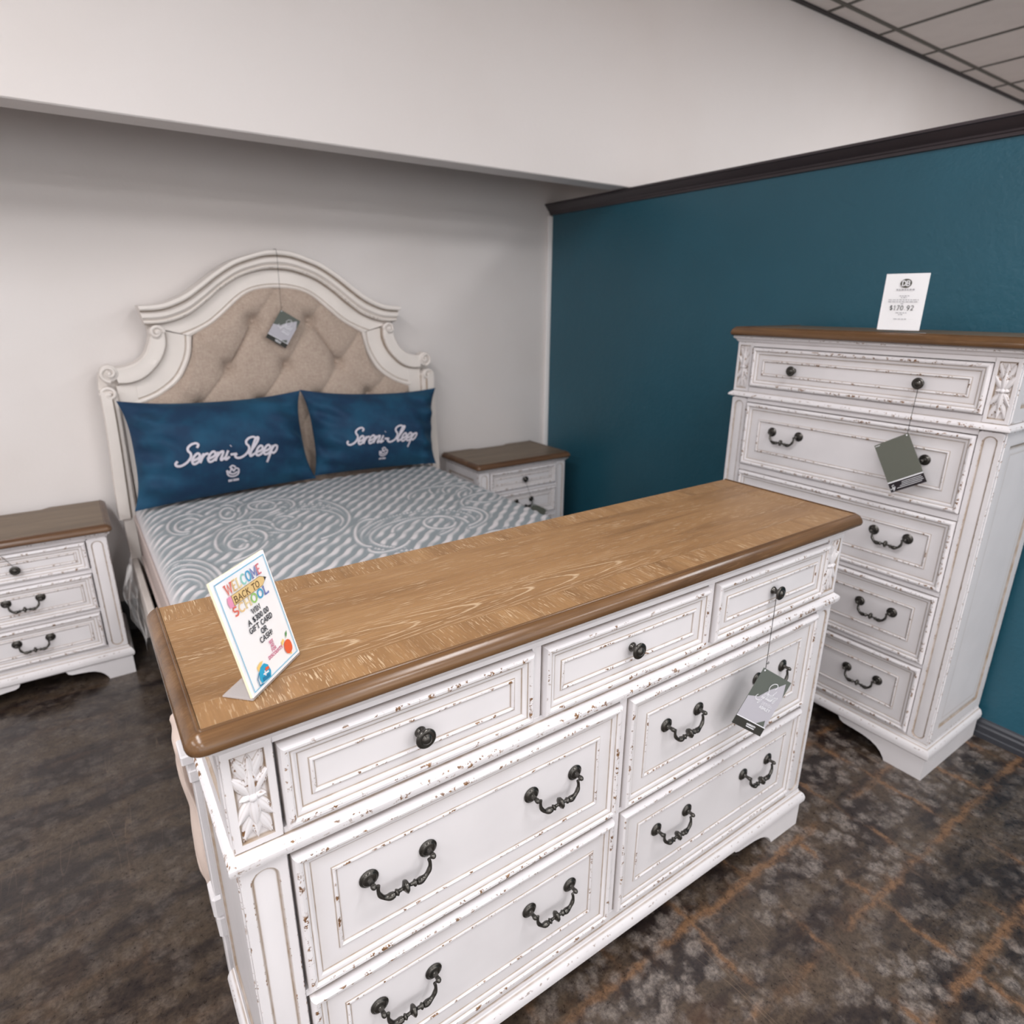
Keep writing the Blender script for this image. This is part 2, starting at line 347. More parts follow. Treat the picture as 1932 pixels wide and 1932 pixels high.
    def build(s, name, mat, parent=None, angle=35, smooth=True, loc=None):
        me = bpy.data.meshes.new(name)
        me.from_pydata(s.v, [], s.f); me.update()
        for nm, arr in (('wear', s.w), ('glaze', s.g)):
            a = me.attributes.new(nm, 'FLOAT', 'POINT'); a.data.foreach_set('value', arr)
        if smooth:
            me.polygons.foreach_set('use_smooth', [True] * len(me.polygons))
            me.set_sharp_from_angle(angle=math.radians(angle))
        ob = bpy.data.objects.new(name, me); COL.objects.link(ob)
        for m in (mat if isinstance(mat, (list, tuple)) else [mat]):
            me.materials.append(MAT[m])
        if parent is not None: ob.parent = parent
        if loc is not None: ob.location = loc
        return ob
def extrude_poly(mb, poly, y0, y1, wear=0.0):
    """poly list of (x,z); solid between y0 (front) and y1"""
    n = len(poly)
    mb.add([(x, y0, z) for x, z in poly] + [(x, y1, z) for x, z in poly],
           [tuple(range(n)), tuple(reversed(range(n, 2 * n)))] + [(i, i + n, (i + 1) % n + n, (i + 1) % n) for i in range(n)], wear)
def tag(o, label, cat, group=None):
    o['label'] = label; o['category'] = cat
    if group: o['group'] = group
    return o
def thing(name, label, cat, loc=(0, 0, 0), rz=0.0, group=None):
    o = bpy.data.objects.new(name, None); COL.objects.link(o); o.location = loc; o.rotation_euler = (0, 0, rz); o.empty_display_size = 0.05
    return tag(o, label, cat, group)
def struct(o, label=None, cat=None):
    o['kind'] = 'structure'
    if label: o['label'] = label
    if cat: o['category'] = cat
    return o
def catmull(pts, k=8):
    pts = [np.array(p, float) for p in pts]; out = []
    P = [2 * pts[0] - pts[1]] + pts + [2 * pts[-1] - pts[-2]]
    for i in range(1, len(P) - 2):
        for j in range(k):
            t = j / k; a, b, c, d = P[i - 1:i + 3]
            out.append(0.5 * ((2 * b) + (-a + c) * t + (2 * a - 5 * b + 4 * c - d) * t * t + (-a + 3 * b - 3 * c + d) * t ** 3))
    out.append(pts[-1]); return out
def resample(pts, n):
    pts = np.array(pts, float); d = np.r_[0, np.cumsum(np.linalg.norm(np.diff(pts, axis=0), axis=1))]
    s = np.linspace(0, d[-1], n); return np.stack([np.interp(s, d, pts[:, k]) for k in range(pts.shape[1])], 1)
#==SPLIT==
# ------------------------------------------------------------------ the room
Y_BACK, Y_HEAD, Z_HEAD, Z_CEIL, X_TEAL = 3.24, 2.56, 2.04, 3.07, 2.51
mb = MB(); mb.box(-5, 9, -7, Y_BACK, -0.1, 0.0); struct(mb.build('floor', 'floor', smooth=False))
mb = MB(); mb.box(-5, 9, Y_BACK, Y_BACK + 0.12, 0, 2.6); struct(mb.build('wall_back', 'wall', smooth=False))
mb = MB(); mb.box(-5, 9, Y_HEAD, Y_HEAD + 0.125, Z_HEAD, 3.3, 0.004); struct(mb.build('wall_header', 'wall', smooth=False))
mb = MB(); mb.box(-5, 9, Y_HEAD + 0.125, Y_BACK, 2.30, 2.36); struct(mb.build('ceiling_alcove', 'alcove', smooth=False))
mb = MB(); mb.box(-5.1, -5, -7, Y_BACK, 0, 3.3); struct(mb.build('wall_left', 'wall', smooth=False))
mb = MB(); mb.box(9, 9.1, -7, Y_BACK, 0, 3.3); struct(mb.build('wall_right', 'wall', smooth=False))
# rear wall behind the camera; unseen shop windows added to give frontal fill daylight
mb = MB(); mb.box(-5, 9, -7.1, -7, 0, 0.35); mb.box(-5, 9, -7.1, -7, 2.75, 3.3)
for k in range(6): x = -5 + k * 2.75; mb.box(x, x + 0.25, -7.1, -7, 0.35, 2.75)
struct(mb.build('wall_rear', 'wall', smooth=False))
for k in range(5):
    x = -4.75 + k * 2.75; mb = MB()
    for a, b, c, d in ((x, x + 2.5, 0.35, 0.40), (x, x + 2.5, 2.70, 2.75), (x, x + 0.05, 0.40, 2.70), (x + 2.45, x + 2.5, 0.40, 2.70), (x + 1.23, x + 1.27, 0.40, 2.70)): mb.box(a, b, -7.08, -7.02, c, d)
    struct(mb.build('fill_window_%d' % (k + 1), 'angle', smooth=False))
mb = MB(); mb.box(X_TEAL, X_TEAL + 0.12, -1.6, Y_BACK, 0, 2.0); struct(mb.build('wall_partition', 'teal', smooth=False))
# dark crown cap along the top of the teal partition
prof = [(0.0, 1.978), (0.008, 1.980), (0.010, 1.990), (0.014, 1.992), (0.016, 1.998), (0.024, 2.004), (0.034, 2.016), (0.042, 2.026), (0.048, 2.028), (0.048, 2.037), (-0.17, 2.037), (-0.168, 2.0), (-0.12, 1.978)]
mb = MB(); R = [[(X_TEAL - o, y, z) for o, z in prof] for y in (-1.62, Y_BACK)]
mb.rings(R, [0, 0], [0, 0], cap0=True, cap1=True); struct(mb.build('trim_1', 'trim_dark', angle=20))
mb = MB(); mb.box(X_TEAL - 0.030, X_TEAL, Y_BACK - 0.022, Y_BACK, 0.1, 1.975, 0.004); struct(mb.build('trim_2', 'corner_white'))
prof = [(0, 0.0), (0.020, 0.0), (0.020, 0.018), (0.016, 0.022), (0.016, 0.042), (0.012, 0.048), (0.011, 0.058), (0.006, 0.066), (0.0, 0.070)]
mb = MB(); R = [[(X_TEAL - o, y, z) for o, z in prof] for y in (-1.6, Y_BACK - 0.012)]
mb.rings(R, [0, 0], [0, 0], cap0=True, cap1=True); struct(mb.build('baseboard_right', 'base_dark', angle=20))
prof = [(0, 0.0), (0.010, 0.0), (0.009, 0.01), (0.006, 0.02), (0.006, 0.14), (0.003, 0.15), (0, 0.15)]
mb = MB(); R = [[(x, Y_BACK - o, z) for o, z in prof] for x in (X_TEAL - 0.02, -5)]
mb.rings(R, [0, 0], [0, 0], cap0=True, cap1=True); struct(mb.build('baseboard_back', 'base_black', angle=20))
# suspended ceiling: slab, tiles, grid bars
mb = MB(); mb.box(-5, 9, -7, Y_HEAD, Z_CEIL + 0.05, Z_CEIL + 0.12); CEIL = struct(mb.build('ceiling', 'tile', smooth=False))
TX, TY = 0.5705, 1.141
xs = [3.92 + TX * k for k in range(-16, 9)]; xs = [x for x in xs if -5 < x < 9]
ys = [2.425 - TY * k for k in range(0, 9)]
xe = [-5] + xs + [9]; ye = [Y_HEAD] + ys + [-7]
def cell(x, y):
    i = max(k for k in range(len(xe) - 1) if xe[k] <= x); j = max(k for k in range(len(ye) - 1) if ye[k] >= y); return i, j
LIGHT_XY = [(x, y) for y in (-0.43, -2.7, -5.0) for x in (-3.2, -0.9, 1.3, 3.6, 5.9)] + [(-3.2, 0.7), (-0.94, 0.7), (4.77, 0.7)]  # the extra far-left troffer is added to brighten the chest front
lit = {cell(x, y): (x, y) for x, y in LIGHT_XY}
tile_mesh = {}
for i in range(len(xe) - 1):
    for j in range(len(ye) - 1):
        if (i, j) in lit: continue
        w, d = abs(xe[i + 1] - xe[i]), abs(ye[j] - ye[j + 1]); key = (round(w, 3), round(d, 3))
        if key not in tile_mesh:
            mb = MB(); a, b = w / 2 - 0.006, d / 2 - 0.006; mb.box(-a, a, -b, b, 0.0, 0.016, 0.003)
            o = mb.build('ceiling_tile', 'tile', CEIL, smooth=False); tile_mesh[key] = o.data
        else:
            o = bpy.data.objects.new('ceiling_tile', tile_mesh[key]); COL.objects.link(o); o.parent = CEIL
        o.location = ((xe[i] + xe[i + 1]) / 2, (ye[j] + ye[j + 1]) / 2, Z_CEIL + 0.004)
def bar(x0, x1, y0, y1, mat='tbar', z0=Z_CEIL - 0.001, z1=Z_CEIL + 0.03):
    mb = MB(); mb.box(x0, x1, y0, y1, z0, z1, 0.001); mb.build('grid_bar', mat, CEIL, smooth=False)
for x in xs: bar(x - 0.012, x + 0.012, -7, Y_HEAD)
for y in ys: bar(-5, 9, y - 0.012, y + 0.012, z0=Z_CEIL - 0.002)
bar(-5, 9, Y_HEAD - 0.03, Y_HEAD, 'angle', Z_CEIL - 0.004, Z_CEIL + 0.03)
# recessed fluorescent troffers (out of frame, above and behind the camera and over the next bay)
for (i, j), (x, y) in lit.items():
    cx, cy = (xe[i] + xe[i + 1]) / 2, (ye[j] + ye[j + 1]) / 2; a, b = TX / 2 - 0.014, TY / 2 - 0.014
    near = 'over the dresser' if abs(x - 0.2) < .1 and abs(y - .7) < .1 else None
    T = thing('ceiling_light', 'recessed fluorescent ceiling troffer outside the frame, in the ceiling grid', 'light', (cx, cy, Z_CEIL), 0, 'fluorescent troffers in the ceiling grid')
    mb = MB(); R = [[(-a, -b, z0), (a, -b, z0), (a, b, z0), (-a, b, z0)] for z0 in (0.0,)]
    rings = [(0, 0.004), (0.0, 0.0), (0.03, 0.0), (0.03, 0.006)]
    mb.rings([[(-a + q, -b + q, z), (a - q, -b + q, z), (a - q, b - q, z), (-a + q, b - q, z)] for q, z in rings], [0] * 4, [0] * 4, cap1=False)
    mb.build('frame', 'lamp_frame', T, smooth=False)
    mb = MB(); mb.add([(-a + .03, -b + .03, .006), (-a + .03, b - .03, .006), (a - .03, b - .03, .006), (a - .03, -b + .03, .006)], [(0, 1, 2, 3)]); mb.build('diffuser', 'lamp', T, smooth=False)

# ------------------------------------------------------------------ hardware
def handle_mesh(scale=1.0):
    """bail pull: two rosettes, posts, turned bail. Origin between the posts on the drawer face, front is -y"""
    mb = MB(); S = 0.0525
    for sx in (-1, 1):
        mb.lathe([(0.0155, 0), (0.0165, 0.001), (0.0165, 0.0025), (0.0140, 0.004), (0.0132, 0.0035), (0.0125, 0.0048), (0.0105, 0.0062), (0.0085, 0.0062), (0.0050, 0.0075), (0.0040, 0.010), (0.0040, 0.016), (0.0047, 0.018), (0.0050, 0.0205), (0.0042, 0.0235), (0.0022, 0.0255), (0.0002, 0.026)], (sx * S, 0, 0), (0, -1, 0), 20)
        mb.tube([(sx * (S + 0.002), -0.020, -0.001), (sx * (S - 0.008), -0.020, -0.003)], 0.0022, 8)
    half = catmull([(-S + 0.008, -0.002), (-S + 0.0066, -0.010), (-S + 0.0080, -0.0195), (-S + 0.0140, -0.0280), (-S + 0.0225, -0.0325), (-S + 0.032, -0.0325), (-S + 0.0410, -0.0302), (0.0, -0.0290)], 8)
    half = resample(half, 120); full = [tuple(p) for p in half] + [(-p[0], p[1]) for p in half[::-1][1:]]
    rad = []; d = 0
    for k, (x, z) in enumerate(full):
        ax = abs(x)
        r = 0.0030 + 0.0032 * math.exp(-((ax - 0.0265) / 0.0085) ** 2) + 0.0012 * math.exp(-((z + 0.022) / 0.006) ** 2)
        if ax < 0.0195: r = 0.0026
        r += 0.0036 * math.exp(-((ax - 0.0158) / 0.0028) ** 2) + 0.0008 * math.exp(-((ax - 0.0098) / 0.0012) ** 2)
        r += 0.0086 * math.exp(-(abs(ax) / 0.0048) ** 3)
        rad.append(r)
    n = 130; pts = resample(full, n); s0 = np.r_[0, np.cumsum(np.linalg.norm(np.diff(np.array(full), axis=0), axis=1))]
    rr = np.interp(np.linspace(0, s0[-1], n), s0, rad)
    mb.tube([(p[0], -0.0205 - 0.004 * math.sin(PI * i / (n - 1)), p[1]) for i, p in enumerate(pts)], list(rr), 10)
    return mb
def knob_mesh():
    mb = MB()
    mb.lathe([(0.0092, 0), (0.0098, 0.001), (0.0094, 0.003), (0.0072, 0.0055), (0.0060, 0.009), (0.0060, 0.0125), (0.0085, 0.0155), (0.0135, 0.0175), (0.0165, 0.0190), (0.0172, 0.0205), (0.0168, 0.0222), (0.0150, 0.0236), (0.0112, 0.0245), (0.0095, 0.0240), (0.0086, 0.0248), (0.0070, 0.0268), (0.0040, 0.0282), (0.0003, 0.0286)], (0, 0, 0), (0, -1, 0), 28)
    return mb
_hw = {}
def hardware(kind, parent, loc):
    if kind not in _hw:
        ob = (handle_mesh() if kind == 'handle' else knob_mesh()).build(kind, 'pewter', parent, 40); _hw[kind] = ob.data
    else:
        ob = bpy.data.objects.new(kind, _hw[kind]); COL.objects.link(ob); ob.parent = parent
    ob.location = loc; ob['label'] = 'dark pewter bail pull' if kind == 'handle' else 'dark pewter round knob'
    return ob

# ------------------------------------------------------------------ case furniture
YF = 0.031
def drawer_profile(flat):
    a = 0.026 + flat
    return [(0.0006, -0.022, 0, 0.8), (0, -0.002, 0, 0.5), (0, 0.005, .2, 0), (0.0022, 0.0095, 0.6, 0), (0.0060, 0.0118, 1, 0), (0.0100, 0.0112, 1, 0), (0.0130, 0.0085, .5, .15), (0.0142, 0.0066, 0, 1.0), (0.0160, 0.0068, 0, .25),
            (0.0190, 0.0060, 0, 0), (0.0225, 0.0040, 0, 0.1), (0.0240, 0.0018, 0, 1.0), (0.0260, 0.0018, 0, 0.3), (a - 0.002, 0.0018, 0, 0.1), (a, 0.0020, 0, 1.0), (a + 0.0015, 0.0042, 0.8, 0), (a + 0.0040, 0.0050, .95, 0), (a + 0.0062, 0.0036, 0.8, 0), (a + 0.0075, 0.0008, 0, 1.0), (a + 0.0092, 0.0010, 0, 0.3), (a + 0.014, 0.0010, 0, 0.0)]
def leaf(mb, bx, bz, ang, L, W, y, h, nl=10, nq=8):
    ca, sa = math.cos(ang), math.sin(ang); P = []; we = []; gl = []
    for i in range(nl + 1):
        t = i / nl; w = W * max(math.sin(PI * min(1, (0.10 + 0.90 * t) ** 0.85)), 0.0) ** 0.75
        row = []
        for j in range(nq + 1):
            q = -1 + 2 * j / nq
            hh = h * (0.35 + 0.65 * math.sin(PI * (0.15 + 0.7 * t))) * (1 - 0.75 * q * q) + 0.0005 * math.cos(3 * PI * q) * (1 - abs(q))
            if j in (0, nq): hh = -0.001
            a = L * t; b = W and w * q
            row.append((bx + ca * a - sa * b, y - hh, bz + sa * a + ca * b))
            we.append(1.0 if abs(q) > 0.4 and abs(q) < .99 else (0.9 if t > 0.8 else 0.2)); gl.append(1.0 if abs(q) > .99 else (0.45 if j in (2, 6) else (0.3 if j == 4 else 0)))
        P.append(row)
    mb.grid(P, wear=we, glaze=gl)
def carving(cx, cz, hw, hh, y):
    mb = MB(); h = 0.0068
    D = math.radians
    for s in (1, -1):
        a = PI / 2 * s
        leaf(mb, cx, cz + s * hh * 0.40, a, hh * 0.58, hw * 0.40, y, h * 0.7)
        for q in (-1, 1):
            leaf(mb, cx + q * hw * 0.10, cz + s * hh * 0.40, a - s * q * D(24), hh * 0.62, hw * 0.46, y, h * 0.55)
            leaf(mb, cx + q * hw * 0.45, cz + s * hh * 0.50, a - s * q * D(14), hh * 0.50, hw * 0.40, y, h * 0.45)
            leaf(mb, cx + q * hw * 0.08, cz + s * hh * 0.05, a - s * q * D(32), hh * 0.62, hw * 0.48, y, h * 0.8)
        leaf(mb, cx, cz + s * hh * 0.02, a, hh * 0.68, hw * 0.50, y, h * 1.05)
    for q in (0, PI): leaf(mb, cx, cz, q, hw * 0.86, hh * 0.11, y, h * 0.85)
    mb.lathe([(hw * .30, -0.001), (hw * .30, h * .8), (hw * .24, h * 1.2), (hw * .12, h * 1.35), (0.0001, h * 1.38)], (cx, y, cz), (0, -1, 0), 14, wear=0.3)
    return mb
def stadium(cx, hw, z0, z1, n=14):
    pts = []
    for k in range(n + 1): a = PI * k / n; pts.append((cx + hw * math.cos(a), z1 - hw + hw * math.sin(a)))
    for k in range(n + 1): a = PI + PI * k / n; pts.append((cx + hw * math.cos(a), z0 + hw + hw * math.sin(a)))
    return pts
def post_mesh(x0, x1, z0, z1, kind):
    """corner post, front face at YF. kind: 'arch' recessed stadium or 'carved' recessed rectangle"""
    mb = MB(); cx = (x0 + x1) / 2; hw = (x1 - x0) / 2
    if kind == 'carved':
        pr = [(0, -0.02, 0, 0), (0, -0.001, .8, .1), (0.0012, 0.0, .7, 0), (0.004, 0.0, 0, 0), (0.0105, 0.0, .1, .2), (0.0112, -0.0004, 0, .9), (0.0125, -0.0045, 0, 1.0), (0.016, -0.0045, 0, .3)]
        mb.panel(x0, x1, z0, z1, YF, pr); return mb
    iw = hw - 0.0135; S = stadium(cx, iw, z0 + 0.008, z1 - 0.012); S2 = stadium(cx, iw - 0.0028, z0 + 0.0108, z1 - 0.0148); S3 = stadium(cx, iw - 0.006, z0 + 0.014, z1 - 0.018)
    def rect(px, pz, m):
        c0 = z1 - 0.012 - iw if pz > (z0 + z1) / 2 else z0 + 0.008 + iw
        dx, dz = px - cx, pz - c0; H = (z1 - m - c0) if pz > (z0 + z1) / 2 else (c0 - z0 - m)
        k = min((hw - m) / abs(dx) if abs(dx) > 1e-9 else 1e9, H / abs(dz) if abs(dz) > 1e-9 else 1e9)
        return cx + dx * k, c0 + dz * k
    R = []; 
    R.append([(*rect(x, z, 0)[:1], YF + 0.02, rect(x, z, 0)[1]) for x, z in S])
    R.append([(rect(x, z, 0)[0], YF + 0.0012, rect(x, z, 0)[1]) for x, z in S])
    R.append([(rect(x, z, 0.0014)[0], YF, rect(x, z, 0.0014)[1]) for x, z in S])
    R.append([(rect(x, z, 0.004)[0], YF, rect(x, z, 0.004)[1]) for x, z in S])
    Sx = stadium(cx, iw + 0.0015, z0 + 0.0065, z1 - 0.0105)
    R.append([(x, YF, z) for x, z in Sx]); R.append([(x, YF, z) for x, z in S]); R.append([(x, YF + 0.0035, z) for x, z in S2]); R.append([(x, YF + 0.0028, z) for x, z in S3])
    mb.rings(R, [0, .9, .7, 0, .5, 1.0, 0, 0], [0, .2, 0, 0, 0, .5, 1.0, .05]); return mb
def side_panel(mb, x, sgn, y0, y1, z0, z1, prof):
    R = []; W = []; G = []
    for i, d, w, g in prof:
        r = [(x + sgn * d, y0 + i, z0 + i), (x + sgn * d, y1 - i, z0 + i), (x + sgn * d, y1 - i, z1 - i), (x + sgn * d, y0 + i, z1 - i)]
        R.append(r if sgn > 0 else r[::-1]); W.append(w); G.append(g)
    mb.rings(R, W, G)
SIDE = [(0, -0.01, 0, 0), (0, 0.0045, 0.7, .2), (0.0015, 0.006, 0.8, 0), (0.030, 0.006, 0, 0), (0.040, 0.006, .2, 0), (0.042, 0.005, 0.5, .9), (0.046, 0.0015, 0, .9), (0.060, 0.001, 0, 0), (0.072, 0.001, 0, .5), (0.074, 0.001, 0, 0)]
def tabletop(root, W, D, H, mats, bands=True, notch=None):
    e = 0.022; fm, bm, em = mats
    mb = MB()
    mb.umould(e, W - e, e, D, [(-0.012, H - 0.0045, 0, 0), (0.0, H - 0.0040, 0, 1), (0.0005, H - 0.0012, 0, 1), (0.0014, H + 0.0004, 0, 0), (0.0028, H + 0.0008, 0, 0), (0.0042, H + 0.0001, 0, 0), (0.0050, H - 0.0012, 0, .5), (0.0085, H - 0.0024, 0, 0), (0.0125, H - 0.0048, 0, 0), (0.0165, H - 0.0084, 0, 0), (0.0195, H - 0.0125, 0, 0), (0.0214, H - 0.0170, 0, 0), (0.0220, H - 0.0215, 0, 0), (0.0205, H - 0.0265, 0, .15), (0.0165, H - 0.0298, 0, .4), (0.010, H - 0.031, 0, .6), (-0.05, H - 0.031, 0, 0)], rnd_=7, caps=False)
    top = mb.build('tabletop', em, root, 30)
    top['label'] = 'dark oak moulded edge around the top'
    def slab(name, poly, mat):
        m = MB(); n = len(poly)
        m.add([(x, y, H - 0.0018) for x, y in poly] + [(x, y, H - 0.02) for x, y in poly], [tuple(range(n)), tuple(reversed(range(n, 2 * n)))] + [(i, i + n, (i + 1) % n + n, (i + 1) % n) for i in range(n)])
        return m.build(name, mat, top, smooth=False)
    g = 0.0003; x0, x1, y0, y1 = e, W - e, e, D
    if notch:
        a, b, dp = notch
        slab('veneer_field', [(x0, y0), (x1, y0), (x1, y1), (b + 0.03, y1), (b, y1 - dp), (a, y1 - dp), (a - 0.03, y1), (x0, y1)], fm)
    elif bands:
        bw = 0.060; be = 0.075
        slab('veneer_field', [(x0 + be + g, y0 + bw + g), (x1 - be - g, y0 + bw + g), (x1 - be - g, y1 - bw - g), (x0 + be + g, y1 - bw - g)], fm)
        slab('border_band', [(x0, y0), (x1, y0), (x1, y0 + bw), (x0, y0 + bw)], bm)
        slab('border_band', [(x0, y1 - bw), (x1, y1 - bw), (x1, y1), (x0, y1)], bm)
        slab('border_band', [(x0, y0 + bw + g), (x0 + be, y0 + bw + g), (x0 + be, y1 - bw - g), (x0, y1 - bw - g)], 'wood_end')
        slab('border_band', [(x1 - be, y0 + bw + g), (x1, y0 + bw + g), (x1, y1 - bw - g), (x1 - be, y1 - bw - g)], 'wood_end')
    else:
        slab('veneer_field', [(x0, y0), (x1, y0), (x1, y1), (x0, y1)], fm)
    return top
def foot_profile(x_out, x_in_dir, L, zt, k=1.0):
    """points along the cut-out from the inner foot corner to the apron"""
    return [(x_out + x_in_dir * a * k, z) for a, z in [(0.118, 0.0), (0.122, 0.010), (0.134, 0.026), (0.150, 0.039), (0.172, 0.049), (0.200, 0.055), (0.235, 0.058), (0.268, 0.060), (0.283, 0.066), (0.288, 0.074), (0.292, 0.082)]]
def casegood(root, W, D, H, ci, pw, drawers, waist, mats, foot_k=1.0, bands=True, notch=None, paint='white', posts='carved'):
    tabletop(root, W, D, H, mats, bands, notch)
    x0, x1 = ci, W - ci; yb = D - 0.004
    mb = MB(); mb.box(x0 + 0.012, x1 - 0.012, YF + 0.026, yb, 0.085, H - 0.031); mb.build('carcass', paint, root, smooth=False)
    # moulding under the top, waist moulding, base moulding
    mb = MB(); mb.umould(x0, x1, YF, yb, [(0.014, H - 0.030, 0, 0), (0.015, H - 0.036, .9, 0), (0.013, H - 0.040, .5, 0), (0.008, H - 0.043, 0, .4), (0.004, H - 0.049, 0, 0), (0.002, H - 0.052, 0, .3), (-0.004, H - 0.054, 0, .9)]); mb.build('top_moulding', paint, root, 25)
    bx, by = ci - 0.008, YF - 0.008
    mb = MB(); mb.umould(bx, W - bx, by, yb, [(-0.004, 0.080, 0, 0), (0.004, 0.082, 0, 0), (0.008, 0.087, 0, 0), (0.009, 0.098, 0, 0), (0.0078, 0.104, 0, 0), (0.0062, 0.108, .72, 0), (0.0045, 0.1115, .72, 0), (0.002, 0.115, 0, 0), (-0.003, 0.118, 0, .8), (-0.006, 0.121, 0, 0), (-0.007, 0.127, 0, .2), (-0.009, 0.1295, 0, .9), (-0.03, 0.1298, 0, 0)]); mb.build('base_moulding', paint, root, 25)
    # plinth with bracket feet
    fp = foot_profile(bx, 1, 0, 0, foot_k); fq = [(W - x, z) for x, z in fp]
    mb = MB(); extrude_poly(mb, [(bx, 0), *fp, *fq[::-1], (W - bx, 0), (W - bx, 0.083), (bx, 0.083)], by, by + 0.020)
    mb.build('plinth', paint, root, smooth=False)
    for sgn, xo in ((1, bx), (-1, W - bx)):
        poly = [(by + 0.02, 0), (yb, 0), (yb, 0.083), (by + 0.02, 0.083)]
        m = MB(); n = len(poly); xa, xb = (xo, xo + 0.02 * sgn)
        m.add([(xa, y, z) for y, z in poly] + [(xb, y, z) for y, z in poly], [tuple(range(n)), tuple(reversed(range(n, 2 * n)))] + [(i, i + n, (i + 1) % n + n, (i + 1) % n) for i in range(n)])
        m.build('plinth_side', paint, root, smooth=False)
    zt, zb = H - 0.053, 0.129
    if waist:
        w0, w1 = waist
        mb = MB(); mb.umould(x0, x1, YF, yb, [(-0.006, w1 + 0.001, 0, .9), (0.0, w1 - 0.0005, 0, .8), (0.0015, w1 - 0.002, 0, .1), (0.0060, w1 - 0.0050, 0, 0), (0.0100, w1 - 0.0080, 1, 0), (0.0125, w1 - 0.0120, 1, 0), (0.0130, w1 - 0.0165, 1, 0), (0.0105, w0 + 0.0060, .5, 0), (0.0050, w0 + 0.0020, 0, 0), (-0.006, w0, 0, 1)]); mb.build('waist_moulding', paint, root, 25)
        spans = [(w1, zt, 'carved'), (zb, w0, 'arch')]
    else: spans = [(zb, zt, 'arch')]
    for a, b in ((x0, x0 + pw), (x1 - pw, x1)):
        for z0, z1, kind in spans:
            p = post_mesh(a, b, z0 + 0.0005, z1 - 0.0005, kind).build('corner_post', paint, root, 30)
            if kind == 'carved':
                c = carving((a + b) / 2, (z0 + z1) / 2, pw / 2 - 0.0125, (z1 - z0) / 2 - 0.0125, YF + 0.0040).build('carved_flower', paint, p, 60)
    for sgn, x in ((-1, x0), (1, x1)):
        for z0, z1, kind in spans:
            mb = MB(); side_panel(mb, x + (-0.004 if sgn > 0 else 0.004), sgn, YF + 0.012, yb, z0 + 0.0005, z1 - 0.0005, SIDE); mb.build('side_panel', paint, root, 30)
    # face frame: rails between the rows, stiles between the drawers of a row; the joints around each drawer stay open
    g = 0.0022; fx0, fx1 = x0 + pw + 0.0005, x1 - pw - 0.0005; zs = sorted({(d[2], d[3]) for d in drawers})
    lo = [zb - 0.002] + [z[1] + g for z in zs]; hi = [z[0] - g for z in zs] + [zt + 0.004]
    for a, b in zip(lo, hi):
        cuts = [(a, b)] if not (waist and a < waist[0] < b) else [(a, waist[0] + 0.002), (waist[1] - 0.002, b)]
        for a2, b2 in cuts:
            mb = MB(); mb.box(fx0, fx1, YF + 0.003, YF + 0.03, a2, b2, 0.0008); mb.build('rail', paint, root, smooth=False)
    for z in zs:
        row = sorted(d for d in drawers if (d[2], d[3]) == z)
        for d1, d2 in zip(row, row[1:]):
            mb = MB(); mb.box(d1[1] + g, d2[0] - g, YF + 0.003, YF + 0.03, z[0] - g, z[1] + g, 0.0008); mb.build('stile', paint, root, smooth=False)
    for xa, xb, za, zbb, flat, hw in drawers:
        mb = MB(); mb.panel(xa, xb, za, zbb, YF, drawer_profile(flat)); dr = mb.build('drawer', paint, root, 28)
        for kind, hx, hz in hw: hardware(kind, dr, (hx, YF - 0.001, hz + (0.004 if kind == 'handle' else 0.0)))
    return root

# dresser in the foreground, in front of the footboard
DX, DY = 0.0362, 0.7344
dresser = thing('dresser', 'long distressed white dresser with oak top and seven drawers in the foreground', 'dresser', (DX, DY, 0))
k = [('knob', 0.320, 0.848)], [('knob', 0.7805, 0.848)], [('knob', 1.241, 0.848)]
dr = [(0.108, 0.538, 0.778, 0.918, 0.013, k[0]), (0.562, 1.003, 0.778, 0.918, 0.013, k[1]), (1.027, 1.457, 0.778, 0.918, 0.013, k[2])]
for za, zb_, hz in ((0.452, 0.724, 0.610), (0.157, 0.434, 0.323)):
    dr.append((0.108, 0.761, za, zb_, 0.028, [('handle', 0.271, hz), ('handle', 0.592, hz)]))
    dr.append((0.785, 1.457, za, zb_, 0.028, [('handle', 0.957, hz), ('handle', 1.279, hz)]))
casegood(dresser, 1.565, 0.419, 0.985, 0.037, 0.066, dr, (0.735, 0.766), ('wood_x', 'wood_y', 'wood_edge'), 1.06)
# tall chest on the right against the teal wall
CW = 0.950
chest = thing('chest_of_drawers', 'tall distressed white chest of five drawers against the teal wall', 'chest', (2.054, 1.559, 0), -PI / 2)
yy = lambda y: 1.559 - y
dr = [(yy(1.458), yy(0.705), 1.198, 1.338, 0.016, [('knob', yy(1.290), 1.267), ('knob', yy(0.877), 1.267)])]
for za, zb_, hz in ((0.905, 1.137, 1.040), (0.652, 0.878, 0.785), (0.398, 0.630, 0.528), (0.142, 0.378, 0.272)):
    dr.append((yy(1.458), yy(0.705), za, zb_, 0.030, [('handle', yy(1.288), hz), ('handle', yy(0.875), hz)]))
casegood(chest, CW, 0.430, 1.408, 0.030, 0.064, dr, (1.154, 1.176), ('wood_shaded', 'wood_y', 'wood_edge'), 1.0, bands=False)
